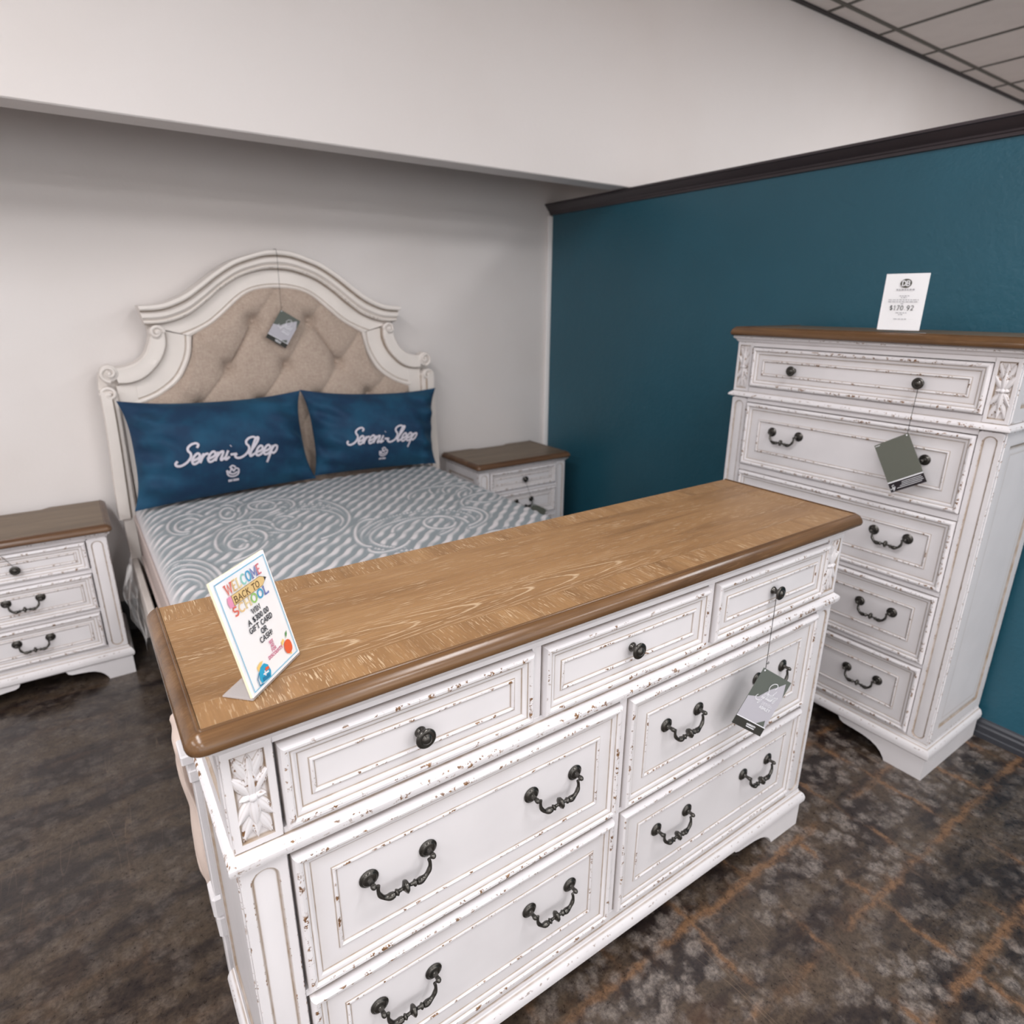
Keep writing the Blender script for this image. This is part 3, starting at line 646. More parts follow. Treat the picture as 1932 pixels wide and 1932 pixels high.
# nightstands
def nightstand(x, y, label, rz=0.0):
    ns = thing('nightstand', label, 'nightstand', (x, y, 0), rz, 'nightstands beside the bed')
    c = 0.6475 / 2
    dr = [(0.098, 0.5495, 0.490, 0.600, 0.008, [('knob', c, 0.541)]), (0.098, 0.5495, 0.319, 0.466, 0.010, [('handle', c, 0.409)]), (0.098, 0.5495, 0.150, 0.299, 0.010, [('handle', c, 0.238)])]
    casegood(ns, 0.6475, 0.402, 0.6615, 0.026, 0.068, dr, None, ('wood_shaded', 'wood_shaded', 'wood_shaded_edge'), 0.80, bands=False, notch=(0.23, 0.42, 0.022)); return ns
nightstand(-0.6115, 2.786, 'distressed white three-drawer nightstand left of the bed, cut by the photo edge')
nightstand(1.7038, 2.784, 'distressed white three-drawer nightstand right of the bed, in the teal wall corner')
#==SPLIT2==
# ------------------------------------------------------------------ bed
XC = 0.855; BY = 2.2
bed = thing('bed', 'cream painted bed with arched tufted beige linen headboard and carved scrolls', 'bed', (XC, BY, 0))
Lc = lambda p: (p[0], p[1] - BY, p[2])
def ribbon(mb, A, B, prof, yb, ends=True):
    """surface between curves A and B (x,z); prof (s, depth, wear, glaze); front is -y"""
    R = []
    for s, d, w, g in prof: R.append([(a[0] + (b[0] - a[0]) * s, yb - d - BY, a[1] + (b[1] - a[1]) * s) for a, b in zip(A, B)])
    n = len(A); m = len(prof)
    mb.rings(R, [p[2] for p in prof], [p[3] for p in prof], cap1=False, closed=False)
    if ends:
        mb.add([r[0] for r in R], [tuple(reversed(range(m)))]); mb.add([r[-1] for r in R], [tuple(range(m))])
def mir(c): return np.array([(-p[0], p[1]) for p in c])
def full(c): c = np.array(c); return np.vstack([mir(c)[::-1], c[1:]])
N = 60
c_out = resample(catmull([(0, 1.705), (0.05, 1.701), (0.10, 1.688), (0.187, 1.657), (0.263, 1.612), (0.34, 1.556), (0.395, 1.518), (0.466, 1.485), (0.516, 1.473), (0.577, 1.469)]), N)
c_bot = resample(catmull([(0, 1.626), (0.05, 1.623), (0.102, 1.611), (0.172, 1.585), (0.25, 1.535), (0.31, 1.486), (0.387, 1.431), (0.458, 1.403), (0.509, 1.394), (0.561, 1.393)]), N)
c_in = resample(catmull([(0, 1.543), (0.05, 1.541), (0.109, 1.530), (0.162, 1.503), (0.224, 1.450), (0.284, 1.400), (0.342, 1.365), (0.384, 1.342)]), N)
c_in2 = resample(catmull([(0.384, 1.342), (0.394, 1.281), (0.413, 1.230), (0.458, 1.158), (0.535, 1.101), (0.607, 1.069), (0.630, 1.063)]), 40)
cs_out = resample(catmull([(0.548, 1.345), (0.558, 1.316), (0.576, 1.278), (0.599, 1.254), (0.628, 1.237), (0.671, 1.225), (0.700, 1.226)]), 40)
cs_in = resample(catmull([(0.489, 1.365), (0.491, 1.314), (0.514, 1.257), (0.555, 1.208), (0.599, 1.174), (0.646, 1.159), (0.691, 1.158)]), 40)
hb = MB()
outline = [tuple(p) for p in c_out[::3]] + [(0.55, 1.40), (0.548, 1.35)] + [tuple(p) for p in cs_out[::4]] + [(0.755, 1.20), (0.763, 1.15), (0.763, 0.30)]
extrude_poly(hb, [(-x, z) for x, z in outline][::-1] + outline[1:], 3.150 - BY, 3.205 - BY)
backing = hb.build('headboard', 'cream', bed, smooth=False)
mb = MB(); ribbon(mb, full(c_out), full(c_bot), [(0, -0.04, 0, 0), (0, 0.084, 0, 0), (0.03, 0.090, .5, 0), (0.18, 0.092, .3, 0), (0.26, 0.088, .5, 0), (0.285, 0.066, 0, 1), (0.33, 0.064, 0, .5), (0.45, 0.070, 0, 0), (0.62, 0.070, 0, 0), (0.74, 0.060, 0, .5), (0.80, 0.058, 0, .3), (0.86, 0.062, .9, 0), (0.94, 0.058, .9, 0), (0.985, 0.046, 0, .8), (1.0, 0.025, 0, 1), (1.0, -0.02, 0, 0)], 3.150)
mb.build('crown_moulding', 'cream', backing, 30)
for sg in (1, -1):
    mm = (lambda c: c) if sg > 0 else mir
    def rb(name, A, B, prof, yb=3.150, ang=30):
        m = MB(); A, B = mm(A), mm(B)
        if sg < 0: A, B = A[::-1], B[::-1]
        ribbon(m, A, B, prof, yb); return m.build(name, 'cream', backing, ang)
    rb('arch_frame', c_bot, c_in, [(0, 0.0, 0, 0), (0, 0.026, 0, .6), (0.06, 0.027, 0, .1), (0.72, 0.027, 0, 0), (0.76, 0.024, 0, .8), (0.80, 0.030, .7, 0), (0.88, 0.033, .6, 0), (0.96, 0.028, 0, .2), (1.0, 0.018, 0, .6), (1.0, -0.01, 0, 0)])
    rb('shoulder_frame', cs_in, c_in2, [(0, 0.0, 0, 0), (0, 0.025, 0, .8), (0.06, 0.026, 0, .1), (0.70, 0.026, 0, 0), (0.745, 0.023, 0, .8), (0.79, 0.030, .7, 0), (0.88, 0.033, .6, 0), (0.96, 0.028, 0, .2), (1.0, 0.018, 0, .6), (1.0, -0.01, 0, 0)])
    rb('scroll', cs_out, cs_in, [(0, 0.0, 0, 0), (0, 0.046, 0, 0), (0.10, 0.052, .4, 0), (0.45, 0.050, 0, 0), (0.80, 0.056, 0, 0), (0.92, 0.054, .9, 0), (0.98, 0.046, 0, .6), (1.0, 0.026, 0, 1), (1.0, 0, 0, 0)])
    def volute(cx, cz, r0, turns, a0, d, tr=0.0075):
        pts = []; rr = []; nn = 44
        for i in range(nn + 1):
            t_ = i / nn; r = r0 * (1 - 0.86 * t_) ; a = a0 + d * 2 * PI * turns * t_
            pts.append((sg * (cx + r * math.cos(a)), 3.094 - BY - 0.008 * t_, cz + r * math.sin(a))); rr.append(tr * (1 - 0.25 * t_))
        m = MB(); m.tube(pts, rr, 8)
        m.lathe([(r0 * 1.0, -0.05), (r0 * 1.0, 0.0), (r0 * 0.9, 0.003), (0.0001, 0.004)], (sg * cx, 3.099 - BY, cz), (0, -1, 0), 22)
        m.lathe([(0.009, 0.0), (0.009, 0.010), (0.006, 0.016), (0.0001, 0.018)], (sg * cx, 3.096 - BY, cz), (0, -1, 0), 14)
        m.build('volute', 'cream', backing, 40)
    volute(0.522, 1.362, 0.028, 1.25, PI * 1.0, -1); volute(0.718, 1.204, 0.034, 1.25, -PI * 0.5, 1); volute(0.731, 1.120, 0.030, 1.2, 0.0, 1)
    # post with raised edge and slimmer lower leg, stile beside the upholstery
    m = MB(); n = 8
    A = [(0.763, 1.135), (0.764, 1.0), (0.769, 0.88), (0.779, 0.70), (0.784, 0.586)]; B = [(0.698, 1.118), (0.698, 1.0), (0.700, 0.88), (0.705, 0.70), (0.709, 0.586)]
    if sg < 0: A, B = [(-x, z) for x, z in A][::-1], [(-x, z) for x, z in B][::-1]
    ribbon(m, A, B, [(0, -0.05, 0, 0), (0, 0.062, 0, 0), (0.03, 0.066, .3, 0), (0.58, 0.066, 0, 0), (0.62, 0.062, 0, 1), (0.70, 0.052, 0, .3), (0.86, 0.052, 0, 0), (0.92, 0.048, .8, 0), (0.97, 0.040, .9, .5), (1.0, 0.03, 0, .6), (1.0, -0.02, 0, 0)], 3.150)
    m.build('post', 'cream', backing, 30)
    m = MB(); a, b = sorted((sg * 0.724, sg * 0.768)); m.box(a, b, 3.095 - BY, 3.19 - BY, 0, 0.590, 0.003); m.build('leg', 'cream', backing, smooth=False)
    m = MB(); a, b = sorted((sg * 0.628, sg * 0.700)); m.box(a, b, 3.122 - BY, 3.16 - BY, 0.30, 1.150, 0.002); m.build('stile', 'cream', backing, smooth=False)
    m = MB(); a, b = sorted((sg * 0.610, sg * 0.630)); m.box(a, b, 3.117 - BY, 3.16 - BY, 0.30, 1.068, 0.004); m.build('inner_bead', 'cream', backing, smooth=False)
# tufted upholstery
BT = [(-.127, 1.400), (.127, 1.400)] + [(u, 1.203) for u in (-.254, 0, .254)] + [(u, 1.038) for u in (-.40, -.135, .135, .40)] + [(u, .86) for u in (-.54, -.27, 0, .27, .54)] + [(u, .69) for u in (-.40, -.135, .135, .40)]
segs = []
for a in BT:
    for b in BT:
        if 0.10 < a[0] - b[0] < 0.17 and 0.1 < abs(a[1] - b[1]) < 0.22: segs.append((a, b))
for a, b in (((-.127, 1.40), (-.20, 1.49)), ((.127, 1.40), (.20, 1.49)), ((-.254, 1.203), (-.38, 1.36)), ((.254, 1.203), (.38, 1.36)), ((-.40, 1.038), (-.54, 1.16)), ((.40, 1.038), (.54, 1.16)), ((-.127, 1.40), (0, 1.56)), ((.127, 1.40), (.02, 1.53)), ((-.254, 1.203), (-.127, 1.40)), ((.254, 1.203), (.127, 1.40))): segs.append((a, b))
tu = np.array([0] + [p[0] for p in c_in[1:]] + [p[0] for p in c_in2[1:]]); tz = np.array([1.543] + [p[1] for p in c_in[1:]] + [p[1] for p in c_in2[1:]])
nu, nz_ = 150, 130
U = np.linspace(-0.625, 0.625, nu); P = []; 
uu_, vv_ = np.meshgrid(U, np.linspace(0, 1, nz_), indexing='ij')
top = np.interp(np.abs(uu_), tu, tz) + 0.004; ZZ = 0.50 + (top - 0.50) * vv_
H = np.full(ZZ.shape, 0.056)
edge = np.minimum(np.minimum(top - ZZ, 0.63 - np.abs(uu_)), 0.2); H *= 0.45 + 0.55 * np.clip(edge / 0.06, 0, 1) ** 0.5
for (x1, z1), (x2, z2) in segs:
    dx, dz = x2 - x1, z2 - z1; tt = np.clip(((uu_ - x1) * dx + (ZZ - z1) * dz) / (dx * dx + dz * dz), 0, 1)
    d = np.hypot(uu_ - x1 - tt * dx, ZZ - z1 - tt * dz); H -= 0.0085 * np.exp(-(d / 0.0050) ** 2) + 0.007 * np.exp(-(d / 0.03) ** 2)
for x1, z1 in BT:
    d = np.hypot(uu_ - x1, ZZ - z1); H -= 0.038 * np.exp(-(d / 0.015) ** 2) + 0.014 * np.exp(-(d / 0.05) ** 2)
mb = MB(); mb.grid([[(uu_[i, j], 3.146 - BY - max(H[i, j], 0.001), ZZ[i, j]) for j in range(nz_)] for i in range(nu)]); mb.build('upholstered_panel', 'linen', backing, 80)
for x1, z1 in BT:
    m = MB(); m.lathe([(0.0075, -0.004), (0.0075, 0.0), (0.006, 0.003), (0.003, 0.0048), (0.0001, 0.005)], (x1, 3.141 - BY, z1), (0, -1, 0), 12); m.build('tuft_button', 'linen', backing, 60)
# side rails and footboard
for sg in (1, -1):
    m = MB(); a, b = sorted((sg * 0.742, sg * 0.766)); m.box(a, b, 1.295 - BY, 3.10 - BY, 0.19, 0.40, 0.003); m.build('side_rail', 'cream', bed, smooth=False)
m = MB(); m.box(-0.73, 0.73, 1.222 - BY, 1.246 - BY, 0.10, 0.585); m.panel(-0.72, 0.72, 0.12, 0.57, 1.222 - BY, [(0, 0, 0, 0), (0, 0.008, .4, 0), (0.05, 0.008, 0, 0), (0.055, 0.002, 0, .8), (0.07, 0.002, 0, 0)])
foot = m.build('footboard', 'white', bed, smooth=False)
m = MB(); m.box(-0.735, 0.735, 1.206 - BY, 1.260 - BY, 0.585, 0.610, 0.004); m.build('top_rail', 'white', foot, smooth=False)
for sg in (1, -1):
    m = MB(); xc = sg * (XC - 0.088)
    def blk(h, y0, y1, z0, z1, c=0.003): m.box(xc - h, xc + h, y0 - BY, y1 - BY, z0, z1, c)
    blk(0.039, 1.200, 1.264, 0.619, 0.642); blk(0.026, 1.206, 1.258, 0.600, 0.620, 0.001); blk(0.030, 1.204, 1.260, 0.572, 0.602); blk(0.024, 1.208, 1.256, 0.27, 0.573, 0.002)
    blk(0.032, 1.201, 1.262, 0.212, 0.270, 0.006); blk(0.028, 1.203, 1.260, 0.150, 0.213, 0.006); blk(0.022, 1.208, 1.255, 0.0, 0.151)
    m.build('foot_post', 'white', foot, smooth=False)
# box spring, mattress
tagbox = thing('box_spring', 'beige cloth covered box spring under the quilted mattress', 'box spring', (XC, BY, 0))
m = MB(); m.box(-0.715, 0.715, 1.305 - BY, 3.070 - BY, 0.21, 0.40, 0.012); m.build('cover', 'muslin', tagbox)
m = MB(); m.box(-0.72, 0.72, 1.30 - BY, 3.07 - BY, 0.16, 0.21, 0.004)
for x in (-0.68, 0.68):
    for y in (1.34, 2.2, 3.02): m.box(x - 0.025, x + 0.025, y - 0.025 - BY, y + 0.025 - BY, 0, 0.16, 0.003)
m.build('support_frame', 'base_black', tagbox, smooth=False)
mat = thing('mattress', 'grey-green and white quilted mattress with swirl stitching on the bed', 'mattress', (XC, BY, 0))
nx, ny = 330, 410
MX0, MX1, MY0, MY1, MZ = -0.722, 0.722, 1.316, 3.070, 0.652
gx, gy = np.meshgrid(np.linspace(MX0, MX1, nx), np.linspace(MY0, MY1, ny), indexing='ij')
wx = gx + XC
def rib(ang, per, ph=0.0, amp=0.010):
    c_, s_ = math.cos(ang), math.sin(ang); q = gx * c_ + gy * s_ + amp * np.sin((-gx * s_ + gy * c_) * 2 * PI / 0.10)
    return 0.5 + 0.5 * np.sin(2 * PI * q / per + ph)
SWIRL = [[(0.507,2.263),(0.474,2.323),(0.458,2.395),(0.463,2.471),(0.49,2.543),(0.536,2.602),(0.597,2.639),(0.667,2.647),(0.733,2.623),(0.787,2.571),(0.821,2.498),(0.83,2.416),(0.815,2.336),(0.779,2.269),(0.729,2.222)],[(0.495,2.353),(0.489,2.402),(0.496,2.451),(0.515,2.497),(0.545,2.535),(0.585,2.562),(0.631,2.574),(0.679,2.57),(0.725,2.55),(0.763,2.516),(0.79,2.471),(0.805,2.419),(0.805,2.366),(0.792,2.316),(0.767,2.274)],[(0.807,2.643),(0.826,2.606),(0.84,2.565),(0.849,2.522),(0.852,2.478),(0.85,2.433),(0.843,2.39),(0.831,2.349),(0.814,2.31),(0.794,2.276),(0.771,2.246),(0.746,2.22),(0.719,2.2),(0.69,2.184),(0.661,2.174)],[(0.614,2.32),(0.58,2.317),(0.548,2.326),(0.519,2.347),(0.497,2.379),(0.483,2.42),(0.478,2.465),(0.483,2.513),(0.498,2.559),(0.522,2.598),(0.553,2.627),(0.59,2.642),(0.627,2.641),(0.661,2.625),(0.689,2.594)],[(0.643,2.385),(0.63,2.356),(0.614,2.336),(0.595,2.326),(0.577,2.328),(0.562,2.342),(0.552,2.366),(0.548,2.397),(0.551,2.431),(0.56,2.464),(0.575,2.491),(0.593,2.507),(0.613,2.51),(0.63,2.5),(0.643,2.478)],[(0.331,2.255),(0.326,2.288),(0.327,2.325),(0.332,2.364),(0.342,2.403),(0.357,2.44),(0.376,2.473),(0.399,2.501),(0.424,2.523),(0.45,2.536),(0.476,2.54),(0.501,2.534),(0.523,2.519),(0.54,2.495),(0.553,2.464)],[(0.358,2.26),(0.355,2.287),(0.356,2.317),(0.361,2.347),(0.37,2.378),(0.383,2.406),(0.4,2.43),(0.419,2.45),(0.44,2.463),(0.461,2.469),(0.482,2.468),(0.5,2.459),(0.515,2.442),(0.527,2.42),(0.534,2.393)],[(0.375,2.284),(0.375,2.312),(0.382,2.341),(0.393,2.368),(0.408,2.391),(0.427,2.407),(0.446,2.415),(0.465,2.414),(0.481,2.403),(0.493,2.385),(0.5,2.36),(0.501,2.332),(0.496,2.302),(0.486,2.274),(0.472,2.251)],[(0.423,2.272),(0.416,2.252),(0.405,2.239),(0.393,2.235),(0.381,2.239),(0.372,2.253),(0.366,2.272),(0.365,2.295),(0.369,2.318),(0.377,2.337),(0.389,2.348),(0.401,2.35),(0.413,2.342),(0.422,2.325),(0.426,2.302)],[(0.487,2.251),(0.48,2.237),(0.472,2.224),(0.462,2.211),(0.453,2.199),(0.442,2.187),(0.431,2.177),(0.419,2.168),(0.408,2.16),(0.396,2.153),(0.383,2.148),(0.371,2.144),(0.359,2.14),(0.348,2.139),(0.336,2.138)],[(0.266,2.524),(0.248,2.529),(0.232,2.543),(0.22,2.567),(0.213,2.597),(0.212,2.632),(0.216,2.669),(0.226,2.704),(0.242,2.735),(0.26,2.758),(0.281,2.771),(0.302,2.772),(0.321,2.761),(0.336,2.74),(0.345,2.709)],[(0.272,2.547),(0.259,2.551),(0.249,2.561),(0.241,2.576),(0.236,2.597),(0.236,2.62),(0.239,2.644),(0.246,2.667),(0.256,2.687),(0.268,2.702),(0.282,2.71),(0.296,2.711),(0.308,2.704),(0.318,2.69),(0.324,2.67)],[(0.436,2.797),(0.451,2.802),(0.465,2.796),(0.477,2.779),(0.484,2.753),(0.488,2.721),(0.486,2.685),(0.481,2.65),(0.472,2.618),(0.46,2.591),(0.446,2.573),(0.432,2.564),(0.418,2.565),(0.406,2.576),(0.397,2.595)],[(0.463,2.662),(0.455,2.634),(0.444,2.615),(0.432,2.606),(0.422,2.609),(0.414,2.623),(0.409,2.647),(0.41,2.676),(0.415,2.706),(0.424,2.731),(0.436,2.749),(0.448,2.754),(0.458,2.747),(0.465,2.727),(0.467,2.7)],[(0.51,2.833),(0.515,2.814),(0.519,2.793),(0.521,2.771),(0.521,2.748),(0.519,2.724),(0.517,2.701),(0.512,2.679),(0.507,2.657),(0.5,2.638),(0.492,2.62),(0.483,2.605),(0.474,2.593),(0.465,2.583),(0.455,2.577)],[(0.48,2.674),(0.486,2.708),(0.5,2.74),(0.521,2.766),(0.547,2.785),(0.577,2.793),(0.607,2.792),(0.636,2.779),(0.66,2.757),(0.678,2.727),(0.687,2.693),(0.687,2.657),(0.678,2.623),(0.662,2.593),(0.64,2.569)],[(0.552,2.676),(0.557,2.702),(0.567,2.726),(0.583,2.746),(0.603,2.76),(0.625,2.767),(0.647,2.766),(0.668,2.756),(0.685,2.74),(0.697,2.718),(0.704,2.692),(0.703,2.665),(0.697,2.639),(0.684,2.616),(0.668,2.598)],[(0.628,2.67),(0.617,2.646),(0.6,2.632),(0.58,2.629),(0.56,2.639),(0.543,2.658),(0.532,2.686),(0.529,2.716),(0.534,2.745),(0.548,2.767),(0.566,2.778),(0.588,2.777),(0.608,2.763),(0.623,2.739),(0.631,2.709)],[(0.123,2.037),(0.127,2.053),(0.134,2.067),(0.144,2.079),(0.154,2.087),(0.166,2.091),(0.179,2.092),(0.191,2.088),(0.202,2.08),(0.212,2.069),(0.22,2.055),(0.226,2.039),(0.228,2.022),(0.228,2.005),(0.225,1.988)],[(0.11,2.047),(0.116,2.071),(0.125,2.092),(0.137,2.11),(0.151,2.123),(0.166,2.131),(0.182,2.132),(0.198,2.127),(0.212,2.116),(0.224,2.1),(0.234,2.079),(0.24,2.055),(0.243,2.029),(0.243,2.003),(0.238,1.978)],[(0.097,2.056),(0.104,2.088),(0.115,2.118),(0.129,2.142),(0.147,2.161),(0.165,2.172),(0.185,2.174),(0.204,2.168),(0.222,2.154),(0.237,2.132),(0.248,2.104),(0.256,2.071),(0.259,2.037),(0.257,2.002),(0.252,1.969)],[(0.084,2.066),(0.092,2.106),(0.105,2.143),(0.122,2.175),(0.142,2.199),(0.165,2.214),(0.189,2.217),(0.211,2.21),(0.232,2.192),(0.25,2.164),(0.263,2.129),(0.271,2.088),(0.274,2.044),(0.272,2.001),(0.265,1.959)],[(0.071,2.075),(0.08,2.124),(0.095,2.17),(0.115,2.209),(0.138,2.239),(0.165,2.257),(0.192,2.262),(0.219,2.254),(0.243,2.232),(0.263,2.198),(0.278,2.155),(0.287,2.105),(0.29,2.052),(0.287,1.999),(0.278,1.95)],[(0.88,1.889),(0.826,1.92),(0.788,1.964),(0.77,2.018),(0.772,2.078),(0.798,2.139),(0.846,2.195),(0.912,2.24),(0.991,2.266),(1.074,2.27),(1.15,2.25),(1.208,2.208),(1.242,2.149),(1.247,2.082),(1.224,2.015)],[(0.872,1.926),(0.835,1.954),(0.81,1.99),(0.8,2.032),(0.806,2.076),(0.829,2.118),(0.867,2.157),(0.918,2.186),(0.978,2.204),(1.041,2.207),(1.101,2.194),(1.151,2.168),(1.186,2.13),(1.202,2.084),(1.198,2.036)],[(0.902,2.095),(0.92,2.127),(0.948,2.154),(0.984,2.175),(1.024,2.187),(1.065,2.189),(1.103,2.18),(1.133,2.161),(1.153,2.134),(1.161,2.102),(1.156,2.067),(1.139,2.034),(1.113,2.006),(1.079,1.984),(1.041,1.97)],[(1.279,2.227),(1.298,2.212),(1.312,2.195),(1.323,2.175),(1.328,2.154),(1.329,2.131),(1.325,2.107),(1.317,2.083),(1.304,2.061),(1.287,2.04),(1.267,2.02),(1.245,2.004),(1.221,1.989),(1.195,1.978),(1.169,1.971)],[(1.264,2.189),(1.278,2.179),(1.289,2.166),(1.296,2.152),(1.3,2.136),(1.301,2.119),(1.298,2.101),(1.292,2.084),(1.282,2.067),(1.27,2.051),(1.255,2.036),(1.239,2.023),(1.221,2.012),(1.202,2.004),(1.182,1.998)],[(0.915,1.976),(0.901,1.961),(0.885,1.948),(0.867,1.938),(0.848,1.93),(0.829,1.925),(0.811,1.924),(0.794,1.925),(0.781,1.93),(0.77,1.938),(0.763,1.949),(0.759,1.961),(0.76,1.976),(0.765,1.991),(0.774,2.006)],[(0.776,1.999),(0.767,2.01),(0.76,2.027),(0.758,2.05),(0.759,2.078),(0.765,2.11),(0.774,2.143),(0.787,2.176),(0.802,2.208),(0.82,2.237),(0.838,2.26),(0.857,2.275),(0.874,2.283),(0.889,2.281),(0.901,2.271)],[(1.155,2.059),(1.136,2.036),(1.112,2.023),(1.087,2.021),(1.065,2.031),(1.048,2.052),(1.041,2.079),(1.044,2.11),(1.057,2.138),(1.078,2.159),(1.104,2.17),(1.13,2.167),(1.151,2.152),(1.165,2.127),(1.167,2.097)],[(1.269,2.474),(1.279,2.517),(1.303,2.56),(1.339,2.599),(1.386,2.63),(1.44,2.652),(1.498,2.662),(1.553,2.659),(1.602,2.642),(1.639,2.613),(1.662,2.574),(1.669,2.53),(1.66,2.484),(1.636,2.439),(1.599,2.4)],[(1.324,2.458),(1.332,2.488),(1.349,2.517),(1.375,2.544),(1.408,2.565),(1.446,2.579),(1.486,2.585),(1.525,2.582),(1.559,2.57),(1.585,2.55),(1.602,2.524),(1.607,2.494),(1.602,2.462),(1.585,2.432),(1.56,2.404)],[(1.524,2.292),(1.495,2.261),(1.46,2.241),(1.424,2.237),(1.39,2.246),(1.364,2.269),(1.348,2.302),(1.345,2.342),(1.356,2.383),(1.378,2.42),(1.411,2.447),(1.449,2.461),(1.487,2.458),(1.519,2.439),(1.54,2.407)],[(1.138,2.441),(1.15,2.472),(1.171,2.502),(1.202,2.528),(1.239,2.55),(1.282,2.564),(1.326,2.571),(1.368,2.568),(1.406,2.557),(1.435,2.537),(1.455,2.512),(1.463,2.481),(1.458,2.449),(1.443,2.417),(1.417,2.387)],[(1.295,2.236),(1.301,2.262),(1.314,2.288),(1.333,2.312),(1.358,2.334),(1.387,2.352),(1.42,2.365),(1.456,2.373),(1.491,2.376),(1.525,2.372),(1.555,2.361),(1.581,2.346),(1.6,2.325),(1.613,2.301),(1.617,2.275)]]
ribs = rib(-PI / 4, 0.044, 0.0, 0.003); brk = 0.5 + 0.5 * np.sin(2 * PI * ((gx + gy) / 0.17 + 0.35 * np.sin(gx * 11) + 0.3 * np.sin(gy * 9)))
ribs = np.clip(ribs * 1.5 - 0.25, 0, 1)
tone = np.clip(ribs * (0.62 + 0.30 * brk), 0, 1); hgt = 0.0050 * ribs
extra = [[(x_ + ox, y_ + oy) for x_, y_ in c_] for c_ in SWIRL[:10] for ox, oy in ((0.62, -0.75), (-0.05, -0.95))]
for c_ in SWIRL + extra:
    cv = resample(catmull(c_, 4), 60); x_0, y_0 = cv.min(0) - 0.04; x_1, y_1 = cv.max(0) + 0.04
    ii = np.where((wx[:, 0] > x_0) & (wx[:, 0] < x_1))[0]; jj = np.where((gy[0] > y_0) & (gy[0] < y_1))[0]
    if len(ii) == 0 or len(jj) == 0: continue
    sl = np.ix_(ii, jj); d = np.full((len(ii), len(jj)), 9.0)
    for p_ in cv: d = np.minimum(d, np.hypot(wx[sl] - p_[0], gy[sl] - p_[1]))
    ln_ = np.exp(-(d / 0.0075) ** 2); near_ = np.exp(-(d / 0.019) ** 4)
    tone[sl] = np.maximum(tone[sl] * (1 - 0.65 * near_), ln_ * 0.92); hgt[sl] = np.maximum(hgt[sl] * (1 - 0.65 * near_), 0.006 * ln_)
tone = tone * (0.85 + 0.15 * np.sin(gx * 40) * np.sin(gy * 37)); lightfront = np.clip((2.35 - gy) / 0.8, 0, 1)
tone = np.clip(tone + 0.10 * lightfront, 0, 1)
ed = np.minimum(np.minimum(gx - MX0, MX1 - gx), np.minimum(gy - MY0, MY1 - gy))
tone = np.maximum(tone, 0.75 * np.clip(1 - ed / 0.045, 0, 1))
rndz = np.clip(1 - ed / 0.075, 0, 1)
zz = MZ - 0.004 + hgt * np.clip(ed / 0.04, 0, 1) - 0.050 * (1 - np.sqrt(np.clip(1 - rndz ** 2, 0, 1))) + 0.014 * np.clip(ed / 0.35, 0, 1)
mb = MB(); mb.grid([[(gx[i, j], gy[i, j] - BY, zz[i, j]) for j in range(ny)] for i in range(nx)])
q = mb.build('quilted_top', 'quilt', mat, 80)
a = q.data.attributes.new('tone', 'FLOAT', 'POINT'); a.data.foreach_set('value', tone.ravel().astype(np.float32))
def rrect(x0, x1, y0, y1, r, z, n=6):
    pts = []
    for cx, cy, a0 in ((x1 - r, y1 - r, 0), (x0 + r, y1 - r, 90), (x0 + r, y0 + r, 180), (x1 - r, y0 + r, 270)):
        for k_ in range(n + 1):
            a_ = math.radians(a0 + 90 * k_ / n); pts.append((cx + r * math.cos(a_), cy + r * math.sin(a_) - BY, z))
    return pts
prof = [(0.004, 0.402), (0.0, 0.405), (-0.004, 0.45), (-0.005, 0.52), (-0.003, 0.585), (0.002, 0.600), (0.006, 0.606)]
mb = MB(); mb.rings([rrect(MX0 + o, MX1 - o, MY0 + o, MY1 - o, 0.03, z) for o, z in prof], [0] * 7, [0] * 7, cap0=True, cap1=True); mb.build('side_border', 'border', mat, 40)
for z in (0.415, 0.600):
    mb = MB(); pts = rrect(MX0 - 0.004, MX1 + 0.004, MY0 - 0.004, MY1 + 0.004, 0.03, z); mb.tube(pts + [pts[0]], 0.006, 6); mb.build('piping', 'border', mat, 60)

